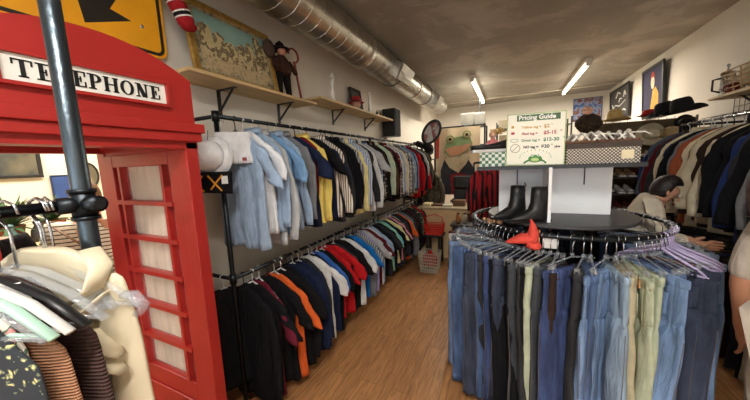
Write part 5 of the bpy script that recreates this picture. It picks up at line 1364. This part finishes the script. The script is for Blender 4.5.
# right shelf contents
wick = mat('wicker',(176,144,100),.75,var=.2,vs=40)
basket((1.93,3.66,2.215),(.26,.62,.20),'long wicker basket on the right wall shelf', wick, False, 'wicker_basket', 5)
cloths((1.93,3.68,2.26),'pale cloth folded in the wicker basket', C['beige'], 5, (.09,.24,.13))
def coffee():
    t = thing('coffee_press', 'glass coffee press with black handle on right shelf beside the basket', 'coffee press', (1.88,4.05,2.21))
    M_().lathe([(.045,0),(.048,.01),(.046,.2),(.05,.205),(.044,.205),(.042,.015)]).build('glass_jug', clear, t, True)
    M_().tube([(-.045,0,.17),(-.10,0,.16),(-.10,0,.06),(-.045,0,.04)],.009,8).build('handle', black_plastic, t, True)
    M_().lathe([(.05,.205),(.045,.225),(.01,.235),(.006,.27),(.014,.275),(.012,.295),(.001,.3)]).build('lid', chrome, t, True)
    M_().tube([(.0475*math.cos(a),.0475*math.sin(a),.07) for a in [2*PI*k/20 for k in range(20)]],.004,6,True).build('frame_band', chrome, t, True)
coffee()
def mug(loc, label, c):
    t = thing('mug', label, 'mug', loc); m_ = mat('mug_%d'%c[0],c,.3)
    M_().lathe([(.035,0),(.04,.005),(.04,.09),(.036,.09),(.034,.01),(.001,.01)]).build('cup', m_, t, True); M_().tube([(-.038,0,.075),(-.065,0,.065),(-.065,0,.03),(-.038,0,.02)],.006,8).build('handle', m_, t, True)
mug((1.86,4.03-.12,2.21),'dark red mug below the coffee press on right shelf',(130,40,36))
t = thing('silver_jar', 'tall silver canister rising behind the wicker basket', 'canister', (2.0,3.86,2.21)); M_().lathe([(.05,0),(.052,.02),(.05,.34),(.04,.36)]).build('canister_body', chrome, t, True); M_().lathe([(.052,.36),(.05,.39),(.01,.40),(.012,.42),(.001,.425)]).build('lid', white_plastic, t, True)
t = thing('wooden_bird', 'carved brown wooden bird perched on cloth at near end of basket', 'ornament', (1.9,3.42,2.44)); M_().sphere((0,0,.05),.05,(.8,1.6,.9)).build('bird_body', mat('carved_wood',(110,84,60),.7), t, True); M_().sphere((0,-.07,.10),.028).build('head', MATS['carved_wood'], t, True); M_().tube([(0,-.095,.10),(0,-.125,.095)],[.008,.001],8).build('beak', MATS['carved_wood'], t, True)

# ================================================================== LIGHT
P_ = 3.2
def area(name, loc, rot, sx, sy, power, col):
    l = bpy.data.lights.new(name, 'AREA'); l.shape = 'RECTANGLE'; l.size = sx; l.size_y = sy; l.energy = power*P_; l.color = col
    o = bpy.data.objects.new(name, l); COL.objects.link(o); o.location = loc; o.rotation_euler = rot; return o
area('shop_window_daylight', (0,YF+.02,1.75), (PI/2,0,PI), 3.6, 2.3, 165, (.93,.97,1))
for x in (-.64,1.09): area('strip_light_glow', (x,6.75,ZC-.13), (0,0,0), .1, 2.2, 16, (1,.9,.76))
area('strip_light_glow', (.2,-.6,ZC-.13), (0,0,0), .1, 1.2, 18, (1,.95,.88))  # fill light of the added strip behind the camera
area('next_room_ceiling_lamp', (-3.7,1.0,2.98), (0,0,0), 1.2, 3, 32, (1,.93,.82))
wd = bpy.data.worlds.new('World'); scene.world = wd; wd.use_nodes = True
wd.node_tree.nodes['Background'].inputs[0].default_value = (.85,.9,1,1); wd.node_tree.nodes['Background'].inputs[1].default_value = 1.0

# ================================================================== CAMERA
cam = bpy.data.cameras.new('Camera'); co = bpy.data.objects.new('Camera', cam); COL.objects.link(co)
cam.sensor_width = 36; cam.lens = 36*285/750; cam.clip_start = .02
right = Vector((.90458307,.42433951,-.04080992)); upv = Vector((-.01721599,.13201674,.99109797)); fw = Vector((-.42594962,.89582786,-.12672553))
co.matrix_world = Matrix(((right.x,upv.x,-fw.x,0),(right.y,upv.y,-fw.y,0),(right.z,upv.z,-fw.z,1.7),(0,0,0,1)))
scene.camera = co
scene.view_settings.view_transform = 'Standard'; scene.view_settings.look = 'None'; scene.view_settings.gamma = 1; scene.view_settings.use_curve_mapping = False
scene.view_settings.exposure = .55

# labels that came out alike get their place in the row instead
seen = {}
for o in scene.objects:
    if 'label' in o: seen.setdefault(o['label'], []).append(o)
for l, os_ in seen.items():
    if len(os_) > 1:
        for o in os_:
            if '_alt' in o: o['label'] = o['_alt']
for o in scene.objects:
    if '_alt' in o: del o['_alt']
